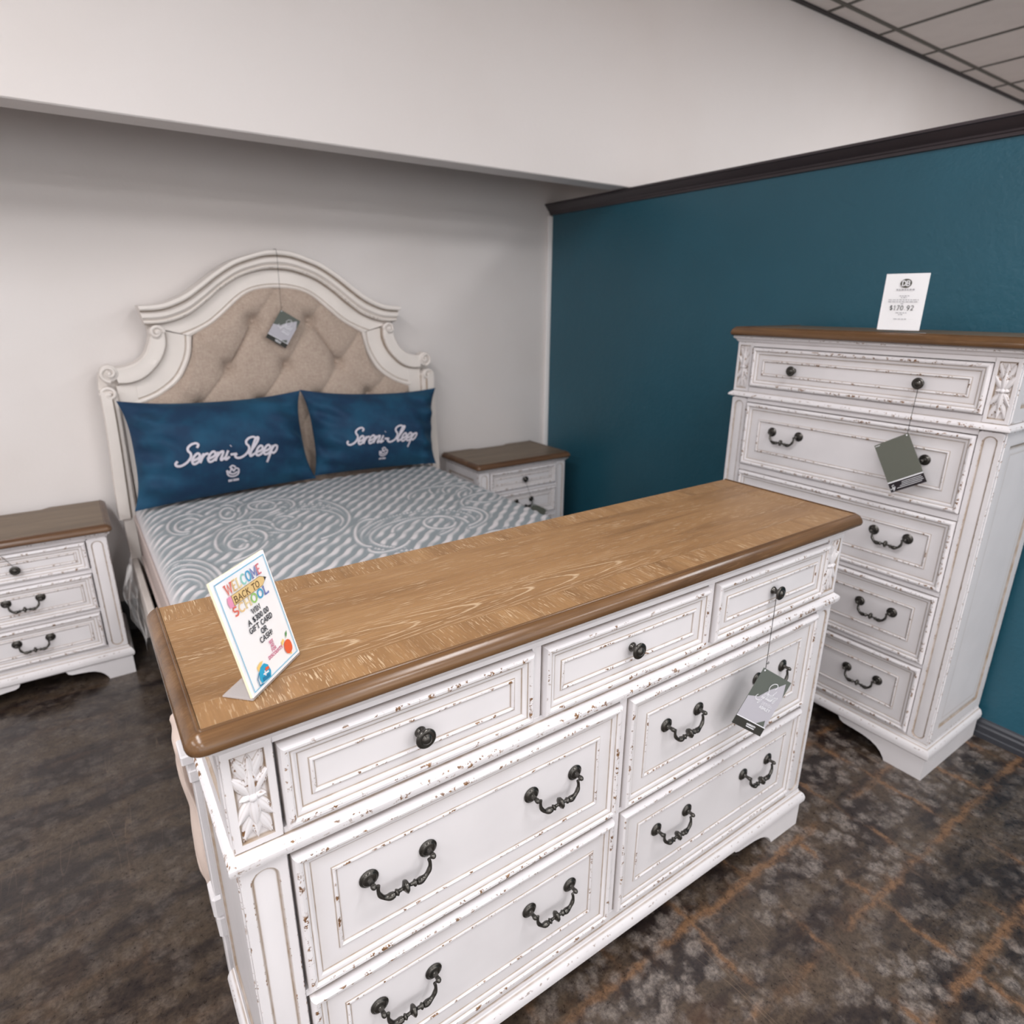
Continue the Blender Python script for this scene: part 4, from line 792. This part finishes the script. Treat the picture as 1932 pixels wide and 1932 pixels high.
# ------------------------------------------------------------------ lettering helpers
def arc(cx, cy, rx, ry, a0, a1, n=14):
    return [(cx + rx * math.cos(math.radians(a0 + (a1 - a0) * i / n)), cy + ry * math.sin(math.radians(a0 + (a1 - a0) * i / n))) for i in range(n + 1)]
GL = {
 'A': (.84, [[(.04, 0), (.42, 1), (.80, 0)], [(.18, .36), (.66, .36)]]),
 'B': (.72, [[(.1, 0), (.1, 1)], [(.1, 1), (.38, 1)] + arc(.38, .76, .24, .24, 90, -90) + [(.1, .52)], [(.38, .52)] + arc(.40, .26, .27, .26, 90, -90) + [(.1, 0)]]),
 'C': (.78, [arc(.44, .5, .38, .5, 45, 315, 22)]),
 'D': (.80, [[(.1, 0), (.1, 1)], [(.1, 1), (.32, 1)] + arc(.32, .5, .40, .5, 90, -90, 18) + [(.1, 0)]]),
 'E': (.68, [[(.1, 0), (.1, 1)], [(.1, 1), (.60, 1)], [(.1, .52), (.5, .52)], [(.1, 0), (.62, 0)]]),
 'F': (.64, [[(.1, 0), (.1, 1)], [(.1, 1), (.58, 1)], [(.1, .52), (.48, .52)]]),
 'G': (.84, [arc(.44, .5, .38, .5, 45, 330, 22), [(.78, 0.02), (.78, .44), (.52, .44)]]),
 'H': (.84, [[(.1, 0), (.1, 1)], [(.74, 0), (.74, 1)], [(.1, .5), (.74, .5)]]),
 'I': (.36, [[(.18, 0), (.18, 1)]]),
 'K': (.80, [[(.1, 0), (.1, 1)], [(.70, 1), (.1, .42)], [(.30, .60), (.74, 0)]]),
 'L': (.64, [[(.1, 0), (.1, 1)], [(.1, 0), (.58, 0), (.58, .18)]]),
 'M': (1.0, [[(.1, 0), (.1, 1), (.5, .25), (.9, 1), (.9, 0)]]),
 'N': (.86, [[(.1, 0), (.1, 1), (.76, 0), (.76, 1)]]),
 'O': (.86, [arc(.43, .5, .37, .5, 90, 450, 26)]),
 'R': (.80, [[(.1, 0), (.1, 1)], [(.1, 1), (.38, 1)] + arc(.38, .74, .25, .26, 90, -90) + [(.1, .48)], [(.38, .48), (.74, 0)]]),
 'S': (.66, [arc(.33, .75, .25, .25, 30, 270, 14) + arc(.33, .25, .27, .25, 90, -150, 14)[1:]]),
 'T': (.74, [[(.37, 0), (.37, 1)], [(.04, .86), (.04, 1), (.70, 1), (.70, .86)]]),
 'U': (.82, [[(.1, 1), (.1, .32)] + arc(.41, .32, .31, .32, 180, 360, 14) + [(.72, 1)]]),
 'W': (1.12, [[(.04, 1), (.30, 0), (.56, .9), (.82, 0), (1.08, 1)]]),
 'Y': (.78, [[(.04, 1), (.39, .5), (.74, 1)], [(.39, .5), (.39, 0)]]),
 '0': (.66, [arc(.33, .5, .26, .5, 90, 450, 24)]), '1': (.42, [[(.06, .8), (.24, 1), (.24, 0)]]),
 '2': (.62, [arc(.31, .73, .24, .27, 160, -30, 14) + [(.06, 0), (.58, 0)]]),
 '3': (.62, [arc(.29, .75, .24, .25, 140, -90, 12), arc(.29, .25, .27, .25, 90, -140, 12)]),
 '7': (.60, [[(.06, 1), (.56, 1), (.22, 0)]]), '9': (.64, [arc(.32, .70, .25, .30, 0, 360, 20), [(.57, .70), (.50, .25), (.30, 0)]]),
 '$': (.66, [arc(.33, .72, .25, .22, 30, 270, 14) + arc(.33, .28, .27, .22, 90, -150, 14)[1:], [(.33, 1.1), (.33, -.1)]]),
 '.': (.28, [[(.10, .06), (.18, .06)]]), '!': (.34, [[(.17, 1), (.17, .3)], [(.13, .05), (.21, .05)]]), '-': (.45, [[(.06, .42), (.40, .42)]]), ' ': (.40, []),
}
SCRIPT = {   # cursive letters, slanted when drawn
 'S': (.62, [[(.70, .78), (.72, .92), (.58, 1.02), (.38, .98), (.27, .84), (.32, .68), (.47, .55), (.54, .36), (.44, .14), (.22, .02), (.02, .05), (-.08, .16), (-.02, .25)]]),
 'e': (.40, [[(-.02, .18), (.16, .20), (.32, .30), (.30, .44), (.18, .50), (.07, .38), (.05, .16), (.16, .02), (.30, .04), (.42, .16)]]),
 'r': (.34, [[(-.04, .12), (.10, .46)], [(.10, .46), (.06, .02)], [(.06, .20), (.16, .40), (.32, .44)]]),
 'n': (.44, [[(.04, .46), (.04, .02)], [(.05, .22), (.16, .42), (.28, .44), (.30, .30), (.28, .10), (.34, .03), (.46, .14)]]),
 'i': (.26, [[(.08, .46), (.06, .12), (.12, .03), (.26, .14)], [(.13, .66), (.15, .68)]]),
 'l': (.30, [[(-.02, .12), (.20, .60), (.26, .90), (.16, .96), (.08, .70), (.06, .20), (.12, .03), (.30, .14)]]),
 'p': (.44, [[(.06, .46), (.00, -.40)], [(.04, .22), (.16, .44), (.32, .40), (.32, .18), (.20, .04), (.06, .12)]]),
 '-': (.34, [[(.0, .24), (.32, .24)]]),
 'g': (.40, [[(.32, .42), (.16, .46), (.04, .28), (.10, .06), (.24, .10), (.34, .44)], [(.34, .44), (.22, -.30), (.06, -.40), (.0, -.2), (.4, .12)]]),
 'a': (.40, [[(.30, .42), (.14, .46), (.03, .26), (.10, .04), (.24, .12), (.32, .46)], [(.32, .46), (.28, .10), (.40, .10)]]),
 't': (.28, [[(.14, .86), (.06, .14), (.12, .02), (.26, .14)], [(.0, .52), (.26, .54)]]),
 'u': (.44, [[(.04, .46), (.02, .14), (.12, .02), (.26, .16), (.32, .46)], [(.32, .46), (.30, .08), (.44, .14)]]),
}
def offset_ribbon(mb, pts, th, fmap, taper=False):
    P = [np.array(p, float) for p in pts]
    P = [p for i, p in enumerate(P) if i == 0 or np.linalg.norm(p - P[i - 1]) > 1e-6]
    if len(P) < 2: return
    V = []
    for i, p in enumerate(P):
        d1 = P[i] - P[i - 1] if i else P[1] - P[0]; d2 = P[i + 1] - P[i] if i < len(P) - 1 else d1
        d1 = d1 / np.linalg.norm(d1); d2 = d2 / np.linalg.norm(d2); d = d1 + d2
        d = d / (np.linalg.norm(d) + 1e-9); nrm = np.array([-d[1], d[0]]); k_ = 1 / max(0.5, abs(nrm @ np.array([-d1[1], d1[0]])))
        w = th / 2 * k_; V.append((p + nrm * w, p - nrm * w))
    v = [fmap(*q) for pr in V for q in pr]
    mb.add(v, [(2 * i, 2 * i + 1, 2 * i + 3, 2 * i + 2) for i in range(len(P) - 1)])
def text_width(s, size, sp): return sum(GL[c][0] + sp for c in s) * size - sp * size
def put_text(mb, s, x, y, size, th, fmap, serif=True, sp=0.14, align='c', wide=1.0):
    if align == 'c': x -= text_width(s, size, sp) * wide / 2
    for c in s:
        w, st = GL[c]
        for pl in st:
            q = [(x + px * size * wide, y + py * size) for px, py in pl]; offset_ribbon(mb, q, th, fmap)
            if serif and c not in '$.!-':
                for e, nb in ((0, 1), (-1, -2)):
                    (ex, ey), (bx_, by_) = pl[e], pl[nb]
                    if (abs(ey) < .01 or abs(ey - 1) < .01) and abs(ey - by_) > 1.1 * abs(ex - bx_):
                        X_, Y_ = x + ex * size * wide, y + ey * size; offset_ribbon(mb, [(X_ - .16 * size, Y_), (X_ + .16 * size, Y_)], th * 0.7, fmap)
        x += (w + sp) * size * wide
    return x
def put_script(mb, s, x, y, size, th, fmap, slant=0.42, wide=1.0, align='c'):
    tot = sum(SCRIPT[c][0] for c in s) * size * wide
    if align == 'c': x -= tot / 2
    for c in s:
        w, st = SCRIPT[c]
        for pl in st:
            q = catmull(pl, 5) if len(pl) > 2 else [np.array(pl[0]) + (np.array(pl[1]) - np.array(pl[0])) * k_ / 8 for k_ in range(9)]
            offset_ribbon(mb, [(x + (p[0] * wide + p[1] * slant) * size, y + p[1] * size) for p in q], th, fmap)
        x += w * size * wide
def poly2d(mb, pts, fmap): mb.add([fmap(*p) for p in pts], [tuple(range(len(pts)))])
def frame_map(O, ex, ey, lift):
    O, ex, ey = Vector(O), Vector(ex), Vector(ey); nrm = ex.cross(ey).normalized()
    return lambda a, b: tuple(O + ex * a + ey * b + nrm * lift)

# ------------------------------------------------------------------ pillows
def pillow(label, TL, TR, BR, BL, T, seed, tx, ty, size):
    TL, TR, BR, BL = [np.array(p, float) for p in (TL, TR, BR, BL)]
    base = (BL + BR) / 2
    rs = np.random.RandomState(seed); ph = rs.rand(8) * 6
    wv = np.cross(TR - TL, TL - BL); nrm = wv / np.linalg.norm(wv)
    if nrm[1] > 0: nrm = -nrm
    def mid(s, t):
        s2 = s * (1 - 0.085 * (1 - abs(t) ** 3.0)); t2 = t * (1 - (0.13 if t > 0 else 0.035) * (1 - abs(s) ** 2.4))
        a, b = (s2 + 1) / 2, (t2 + 1) / 2
        return (BL * (1 - a) + BR * a) * (1 - b) + (TL * (1 - a) + TR * a) * b
    def thick(s, t):
        e = max(0.0, (1 - s ** 4)) ** 0.75 * max(0.0, (1 - t * t)) ** 0.85
        wr = 0.010 * math.sin(13 * s + ph[0] + 5 * t) * math.exp(-((abs(s) - .8) / .25) ** 2) + 0.010 * math.sin(15 * t + ph[1] + 6 * s) * math.exp(-((abs(s) - .9) / .3) ** 2) + 0.003 * math.sin(9 * (s + t) + ph[2])
        return T * e + wr * min(1, e * 3)
    def front(s, t, lift=0.0): return tuple(mid(s, t) + nrm * (thick(s, t) + lift) - base)
    def back(s, t): return tuple(mid(s, t) - nrm * thick(s, t) * 0.40 - base)
    root = thing('pillow', label, 'pillow', tuple(base), 0, 'pair of dark blue pillows against the headboard')
    n = 96; S = np.sin(np.linspace(-PI / 2, PI / 2, n)); S = 0.6 * S + 0.4 * np.linspace(-1, 1, n)
    mb = MB(); mb.grid([[front(s, t) for t in S] for s in S]); mb.grid([[back(s, t) for t in S] for s in S[::-1]]); mb.build('cushion', 'velvet', root, 80)
    W2, H2 = np.linalg.norm(TR - TL) / 2, np.linalg.norm(TL - BL) / 2
    fm = lambda a, b: front(a / W2, b / H2, 0.007)
    mb = MB(); put_script(mb, 'Sereni-Sleep', tx, ty, size, size * 0.115, fm, 0.45, 1.0); mb.build('stitched_lettering', 'thread', root, smooth=False)
    mb = MB(); cx, cy, c = tx + 0.01, ty - size * 0.62, size * 0.30
    for pts in ([(-1, .3), (-.8, -.5), (0, -.8), (.8, -.5), (1, .3)], [(-1, .3), (-.5, .0), (-.2, .6), (.1, .1), (.5, .5), (1, .3)], [(-.75, -.1), (0, -.4), (.75, -.1)], [(-.5, .7), (0, 1.0), (.5, .7)]):
        offset_ribbon(mb, [(cx + p[0] * c, cy + p[1] * c) for p in catmull(pts, 4)], c * 0.26, fm)
    offset_ribbon(mb, [(cx - c * .85, cy - c * 1.4), (cx - c * .2, cy - c * 1.4)], c * .38, fm); offset_ribbon(mb, [(cx - c * .1, cy - c * 1.4), (cx + c * .85, cy - c * 1.4)], c * .38, fm)
    mb.build('stitched_crest', 'thread', root, smooth=False)
    return root
pillow('dark blue velvet pillow with white script lettering on the left of the bed', (0.140, 3.05, 1.098), (0.884, 3.035, 1.092), (0.905, 2.985, 0.672), (0.126, 2.895, 0.668), 0.125, 3, -0.008, -0.088, 0.088)
pillow('dark blue velvet pillow with white script lettering on the right of the bed', (0.888, 3.06, 1.092), (1.612, 3.06, 1.052), (1.535, 2.935, 0.672), (0.905, 3.010, 0.678), 0.120, 9, -0.012, -0.064, 0.084)

# ------------------------------------------------------------------ acrylic sign on the dresser
B0 = Vector((0.126, 0.781, 0.9845)); wv = Vector((0.087, 0.084, 0)).normalized(); nb = Vector((-wv.y, wv.x, 0)); SWD, SHT, PHI = 0.121, 0.168, 0.24
upv = (Vector((0, 0, 1)) * math.cos(PHI) + nb * math.sin(PHI)).normalized()
sign = thing('sign_holder', 'slanted clear acrylic holder with WELCOME BACK TO SCHOOL card on the dresser', 'sign', tuple(B0))
outn = wv.cross(upv)     # towards the viewer
def slabmesh(O, ex, ey, w, h, t_, d):
    O, ex, ey, d = Vector(O), Vector(ex), Vector(ey), Vector(d); m = MB()
    v = [O + ex * a + ey * b + d * c for c in (0, t_) for a, b in ((0, 0), (w, 0), (w, h), (0, h))]
    m.add(v, [(0, 1, 2, 3), (7, 6, 5, 4), (0, 4, 5, 1), (1, 5, 6, 2), (2, 6, 7, 3), (3, 7, 4, 0)]); return m
zero = Vector((0, 0, 0)); inn = -outn
m = slabmesh(zero + Vector((0, 0, 0.0022)), wv, upv, SWD, SHT, 0.0015, outn); m2 = slabmesh(Vector((0, 0, 0.0022)) + inn * 0.0062, wv, upv, SWD, SHT, 0.0015, outn)
m.add(m2.v, m2.f)
m.build('acrylic_pocket', 'acrylic', sign, smooth=False)
slabmesh(Vector((0, 0, 0.0)), wv, nb, SWD, 0.045, 0.002, Vector((0, 0, 1))).build('acrylic_foot', 'acrylic_foot', sign, smooth=False)
O = Vector((0, 0, 0.0035)) + inn * 0.0040 + wv * 0.0008
card = slabmesh(O, wv, upv, SWD - 0.0016, SHT - 0.002, 0.0036, outn).build('card_stack', 'paper_edge', sign, smooth=False)
PW, PH = SWD - 0.0016, SHT - 0.002
Of = O + outn * 0.0037
card2 = slabmesh(Of, wv, upv, PW, PH, 0.0006, outn).build('card', 'paper', sign, smooth=False)
fm = frame_map(Of, wv, upv, 0.0021)
def st(s, t_): return s * PW, (1 - t_) * PH
def pr(name, mat, fn):
    m = MB(); fn(m); return m.build(name, mat, card2, smooth=False)
pr('border_line', 'blue_line', lambda m: offset_ribbon(m, [st(.045, .032), st(.955, .032), st(.955, .968), st(.045, .968), st(.045, .032), st(.2, .032)], 0.0012, fm))
def words(word, mats, s0, s1, t0, t1, th):
    size = (t1 - t0) * PH; tw = text_width(word, size, .12); wide = (s1 - s0) * PW / tw; x = s0 * PW; y = (1 - t1) * PH
    for c, mt in zip(word, mats):
        m = MB(); nx_ = put_text(m, c, x, y, size, th, fm, True, .12, 'l', wide); m.build('letter', mt, card2, smooth=False); x = nx_
words('WELCOME', ['w_red', 'w_sand', 'w_cream', 'w_mint', 'w_blue', 'w_violet', 'w_rose'], .17, .83, .078, .158, 0.0024)
words('SCHOOL', ['w_red', 'w_sand', 'w_cream', 'w_green', 'w_blue', 'w_violet'], .17, .83, .272, .342, 0.0024)
pr('pencil_body', 'pencil', lambda m: poly2d(m, [st(.22, .260), st(.76, .260), st(.865, .217), st(.76, .176), st(.22, .176)], fm))
fm2 = frame_map(Of, wv, upv, 0.0025)
pr('pencil_eraser', 'eraser', lambda m: poly2d(m, [st(.15, .262), st(.215, .265), st(.215, .172), st(.15, .175), st(.135, .218)], fm2))
pr('pencil_tip', 'graphite', lambda m: poly2d(m, [st(.825, .236), st(.868, .215), st(.825, .197)], fm2))
pr('pencil_outline', 'pencil_dark', lambda m: [offset_ribbon(m, [st(.22, .260), st(.76, .260), st(.865, .217), st(.76, .176), st(.22, .176), st(.22, .265)], 0.0005, fm2), put_text(m, 'BACK TO', st(.48, 0)[0], st(0, .248)[1], .050 * PH, 0.0014, fm2, True, .14, 'c', 1.12)])
def lines(m, arr):
    for s, t_, h, txt, th in arr: put_text(m, txt, s * PW, (1 - t_ - h / 2) * PH, h * PH, th, fm, True, .13, 'c', 1.05)
pr('black_text', 'ink', lambda m: lines(m, [(.52, .395, .042, 'WIN', .0015), (.52, .460, .042, 'A $300.00', .0015), (.52, .525, .042, 'GIFT CARD', .0015), (.53, .588, .042, 'OR', .0015), (.53, .650, .042, 'CASH!', .0015)]))
pr('pink_text', 'pink_ink', lambda m: lines(m, [(.57, .718, .024, 'SEE', .0009), (.57, .752, .024, 'AD', .0009), (.575, .787, .024, 'FOR', .0009), (.58, .826, .026, 'DISCOUNTS', .0010)]))
# school bag drawing
def bag(m): poly2d(m, [st(.20, .955), st(.37, .965), st(.40, .92), st(.385, .86), st(.33, .825), st(.25, .83), st(.20, .87), st(.185, .92)], fm)
pr('bag_drawing', 'bag_blue', bag)
pr('bag_strap', 'bag_dark', lambda m: [offset_ribbon(m, [st(.20, .86), st(.15, .90), st(.15, .955), st(.22, .965)], 0.0016, fm2), poly2d(m, [st(.22, .95), st(.35, .958), st(.36, .925), st(.23, .918)], fm2)])
pr('bag_books', 'book', lambda m: [poly2d(m, [st(.21, .855), st(.27, .83), st(.33, .80), st(.27, .795), st(.20, .815)], fm)])
pr('bag_patch', 'apple', lambda m: poly2d(m, [st(.31, .89), st(.38, .895), st(.38, .87), st(.32, .865)], fm2))
pr('bag_star', 'tag_white', lambda m: [offset_ribbon(m, [st(.26, .90), st(.36, .91)], 0.0022, fm2), offset_ribbon(m, [st(.29, .925), st(.30, .88)], 0.0022, fm2)])
pr('apple_drawing', 'apple', lambda m: poly2d(m, [(PW * .82 + .0100 * math.cos(a) * (1 - .12 * math.cos(2 * a)), PH * (1 - .868) + .0105 * math.sin(a) * (1 - .10 * abs(math.cos(a)))) for a in np.linspace(0, 2 * PI, 26)[:-1]], fm2))
pr('apple_leaf', 'leaf', lambda m: poly2d(m, [st(.83, .795), st(.87, .765), st(.885, .735), st(.845, .75)], fm2))
pr('apple_books', 'book', lambda m: [poly2d(m, [st(.72, .83), st(.79, .80), st(.78, .775), st(.73, .79)], fm), poly2d(m, [st(.80, .93), st(.86, .935), st(.84, .95)], fm)])

# ------------------------------------------------------------------ price sign on the chest
ps = thing('price_sign', 'clear acrylic stand with white printed price card on top of the tall chest', 'sign', (2.080, 0.971, 1.4064))
ax = Vector((0.10, -1, 0)).normalized(); bk = Vector((1, 0.10, 0)).normalized(); PU = (Vector((0, 0, 1)) * math.cos(.02) + bk * math.sin(.02)).normalized(); on = ax.cross(PU)
if on.x > 0: on = -on
W2_, H2_ = 0.119, 0.170; O = -ax * (W2_ / 2)
m = slabmesh(O + Vector((0, 0, .002)), ax, PU, W2_, H2_, 0.0015, on); m2 = slabmesh(O + Vector((0, 0, .002)) - on * .004, ax, PU, W2_, H2_, 0.0015, on); m.add(m2.v, m2.f)
m.build('acrylic_pocket', 'acrylic', ps, smooth=False)
slabmesh(O, ax, bk, W2_, 0.06, 0.002, Vector((0, 0, 1))).build('acrylic_foot', 'acrylic_foot', ps, smooth=False)
Of = O + Vector((0, 0, .009)) - on * 0.0022 + ax * .001
pc = slabmesh(Of, ax, PU, W2_ - .002, H2_ - .010, 0.0012, on).build('card', 'paper', ps, smooth=False)
fm = lambda a, b: tuple(Of + ax * a + PU * b + on * 0.0034); fm2 = lambda a, b: tuple(Of + ax * a + PU * b + on * 0.0038)
PW, PH = W2_ - .002, H2_ - .010
def prc(name, mat, fn):
    m = MB(); fn(m); return m.build(name, mat, pc, smooth=False)
prc('round_logo', 'olive', lambda m: poly2d(m, [(PW * .50 + .0155 * math.cos(a), PH * .83 + .0125 * math.sin(a)) for a in np.linspace(0, 2 * PI, 30)[:-1]], fm))
prc('logo_letters', 'tag_white', lambda m: put_text(m, 'DB', PW * .50, PH * .83 - .0068, .0135, .0028, fm2, True, .05))
def dashes(m, rows, fmx, th=0.0016):
    rr = random.Random(4)
    for t_, s0, s1 in rows:
        s = s0
        while s < s1:
            e = min(s1, s + rr.uniform(.03, .09)); offset_ribbon(m, [(s * PW, t_ * PH), (e * PW, t_ * PH)], th, fmx); s = e + .018
prc('heading_line', 'grey_ink', lambda m: dashes(m, [(.72, .30, .72)], fm, .0042))
prc('small_lines', 'grey_ink', lambda m: dashes(m, [(.61, .40, .64), (.58, .44, .58), (.54, .16, .86), (.505, .16, .86), (.47, .46, .54), (.31, .38, .64), (.28, .45, .55), (.20, .36, .66)], fm, .0022))
prc('price_text', 'dark_ink', lambda m: put_text(m, '$170.92', PW * .50, PH * .36, .0125, .0017, fm, True, .22))

# ------------------------------------------------------------------ hang tags
def hang_tag(label, O, X, D, string, back=False, plainside=False):
    """O top-left corner of the card, X top-right corner, D bottom-left corner"""
    O, X, D = Vector(O), Vector(X), Vector(D)
    root = thing('hang_tag', label, 'tag', tuple(O), 0, 'paper hang tags on the furniture')
    ex = (X - O); ey = (D - O); w, h = ex.length, ey.length; ex.normalize(); ey = (ey - ex * ey.dot(ex)).normalized(); nrm = ex.cross(ey)
    nrm = -nrm            # x right, y down: the printed side faces -(x cross y)
    m = slabmesh(-nrm * 0.0012, ex, ey, w, h, 0.0012, nrm); c = m.build('card', 'tag_back' if back else 'tag_green', root, smooth=False)
    f1 = lambda a, b: tuple(ex * a * w + ey * b * h + nrm * 0.0004); f2 = lambda a, b: tuple(ex * a * w + ey * b * h + nrm * 0.0008); f3 = lambda a, b: tuple(ex * a * w + ey * b * h + nrm * 0.0012)
    def p(name, mat, fn):
        mm_ = MB(); fn(mm_); return mm_.build(name, mat, c, smooth=False)
    fl = lambda q: (lambda a, b: tuple(ex * a + ey * (h - b) + nrm * q))
    hole = (0.94, 0.03) if back else (0.06, 0.03)
    p('eyelet', 'tag_white', lambda m: poly2d(m, [(hole[0] + .022 * math.cos(a), hole[1] + .015 * math.sin(a)) for a in np.linspace(0, 2 * PI, 14)[:-1]], f1))
    if back:
        p('white_stripe', 'tag_white', lambda m: poly2d(m, [(0, .795), (1, .795), (1, .818), (0, .818)], f1))
        p('dark_band', 'tag_black', lambda m: poly2d(m, [(0, .818), (1, .818), (1, 1), (0, 1)], f1))
        def t_(m):
            put_script(m, 'Sig', w * .02, h * .055, h * .075, .0014, fl(.0010), .45, .9, 'l')
            for k_, (a, b) in enumerate(((.38, .92), (.36, .95), (.30, .96), (.20, .90))): offset_ribbon(m, [(w * a, h * (.145 - .032 * k_)), (w * b, h * (.145 - .032 * k_))], .0014, fl(.0010))
        p('small_print', 'tag_white', t_)
        p('corner_mark', 'tag_white', lambda m: offset_ribbon(m, [(w * .03, h * .965), (w * .16, h * .965)], .002, fl(.0010)))
    else:
        p('silver_field', 'tag_silver', lambda m: poly2d(m, [(0, .50), (.30, .44), (.52, .26), (.70, .16), (.86, .06), (1.0, .30), (1, .84), (0, .84)], f1))
        p('white_stripe', 'tag_white', lambda m: poly2d(m, [(0, .84), (1, .84), (1, .855), (0, .855)], f2))
        p('dark_band', 'tag_dark', lambda m: poly2d(m, [(0, .855), (1, .855), (1, 1), (0, 1)], f2))
        p('small_peak', 'tag_green', lambda m: poly2d(m, [(.66, .84), (.88, .735), (.94, .84)], f2))
        p('script_print', 'tag_white', lambda m: [put_script(m, 'S', w * .22, h * .50, h * .36, .0016, fl(.0014), .30, .80, 'l'), put_script(m, 'ignature', w * .36, h * .56, h * .24, .0012, fl(.0014), .40, .42, 'l')])
        p('name_print', 'tag_white', lambda m: [put_text(m, 'DESIGN', w * .66, h * .475, h * .045, .0008, fl(.0014), False, .2), put_text(m, 'ASHLEY', w * .66, h * .405, h * .045, .0017, fl(.0014), False, .2)])
        p('band_print', 'tag_white', lambda m: [put_text(m, 'WARRANTY', w * .56, h * .078, h * .026, .0014, fl(.0014), False, .16), offset_ribbon(m, [(w * .42, h * .055), (w * .70, h * .055)], .0022, fl(.0014))])
    m = MB(); pts = [Vector(q) - O for q in string]; m.tube([tuple(q) for q in pts], 0.0008, 6)
    e = pts[-1]; m.tube([tuple(e + Vector((0.0, -.001, .012))), tuple(e + Vector((.006, -.001, .016))), tuple(e + Vector((.009, -.001, .012))), tuple(e + Vector((.003, -.001, .010)))], 0.0006, 6)
    m.build('string', 'string', root, 60); return root
kx = DX + 1.241; ky = DY + YF - 0.012
hang_tag('grey and silver paper hang tag on a string from the dresser\'s right knob', (1.181, .700, .706), (1.257, .673, .652), (1.098, .711, .589), [(kx, ky, 0.8415), (kx - 0.02, ky - 0.012, 0.80), (1.184, .698, .704)])
hang_tag('plain grey-green back of a hang tag on a string from the tall chest\'s right knob', (2.030, .951, 1.070), (2.035, .863, 1.125), (2.017, .867, .941), [(2.054 + YF - .012, 0.877, 1.2605), (2.060, 0.873, 1.225), (2.036, .866, 1.121)], back=True)
hang_tag('small grey and silver hang tag on a string over the tufted headboard', (.837, 3.045, 1.453), (.920, 3.045, 1.402), (.760, 3.070, 1.336), [(.846, 3.10, 1.7085), (.846, 3.058, 1.7065), (.846, 3.052, 1.68), (.838, 3.044, 1.450)])
hang_tag('dark hang tag on a string below the knob of the right nightstand', (2.060, 2.765, .400), (2.150, 2.752, .352), (1.985, 2.770, .270), [(2.0276, 2.803, .534), (2.040, 2.785, .48), (2.062, 2.764, .398)], back=True)
st_ = MB(); st_.tube([(-0.2877, 2.805, 0.549), (-0.300, 2.800, 0.575), (-0.318, 2.806, 0.602)], 0.0009, 6)
tag(st_.build('tag_string', 'string', None, 60), 'short dark string tied to the knob of the left nightstand', 'string')

# ------------------------------------------------------------------ cloth by the footboard post and plastic wrap by the mattress
nY, nZ = 60, 40; P = []
for i in range(nY):
    row = []
    for j in range(nZ):
        a, b = i / (nY - 1), j / (nZ - 1); e1 = min(1, a / 0.45); e2 = max(0, (a - 0.45) / 0.55)
        z = 0.612 - 0.47 * b * (1 - 0.30 * e2)
        x = 0.150 - 0.098 * e1 + 0.012 * b + 0.007 * math.sin(e2 * 9 + b * 6) * (0.3 + b) + 0.006 * math.sin(b * 14 + a * 5) * (1 - 0.3 * e1); y = 1.281 + 0.009 * math.sin(e1 * 15 + b * 7) + 0.15 * e2
        if b < 0.06: x += (0.06 - b) * 0.5
        row.append((x, y, z))
    P.append(row)
m = MB(); m.grid(P); o = m.build('draped_cloth', 'muslin', None, 80)
sd = o.modifiers.new('thickness', 'SOLIDIFY'); sd.thickness = 0.004
tag(o, 'beige cloth hanging in folds beside the footboard post behind the dresser', 'cloth')
rs = np.random.RandomState(5); P = []; nA, nB = 34, 44
for i in range(nA):
    row = []
    for j in range(nB):
        a, b = i / (nA - 1), j / (nB - 1)
        w = 0.10 * (1 - 0.45 * b) ; x = 0.078 - 0.45 * w * (1 - a) * (0.4 + 0.9 * math.sin(PI * min(1, b * 1.15)) ** 0.7)
        y = 2.62 + 0.20 * (a - 0.5) * (1 - .3 * b) + 0.02 * math.sin(9 * a + 11 * b) + 0.012 * math.sin(23 * a - 7 * b) + 0.008 * math.sin(31 * b + 13 * a)
        z = 0.55 - 0.33 * b + 0.03 * math.sin(5 * a) * b + 0.008 * math.sin(21 * a + 5 * b)
        x += 0.004 * math.sin(17 * b + 9 * a) + 0.003 * math.sin(29 * a + 19 * b)
        row.append((x, y, z))
    P.append(row)
m = MB(); m.grid(P); o = m.build('plastic_wrap', 'film', None, 25)
tag(o, 'crumpled clear plastic wrap hanging at the mattress side by the left nightstand', 'plastic wrap')
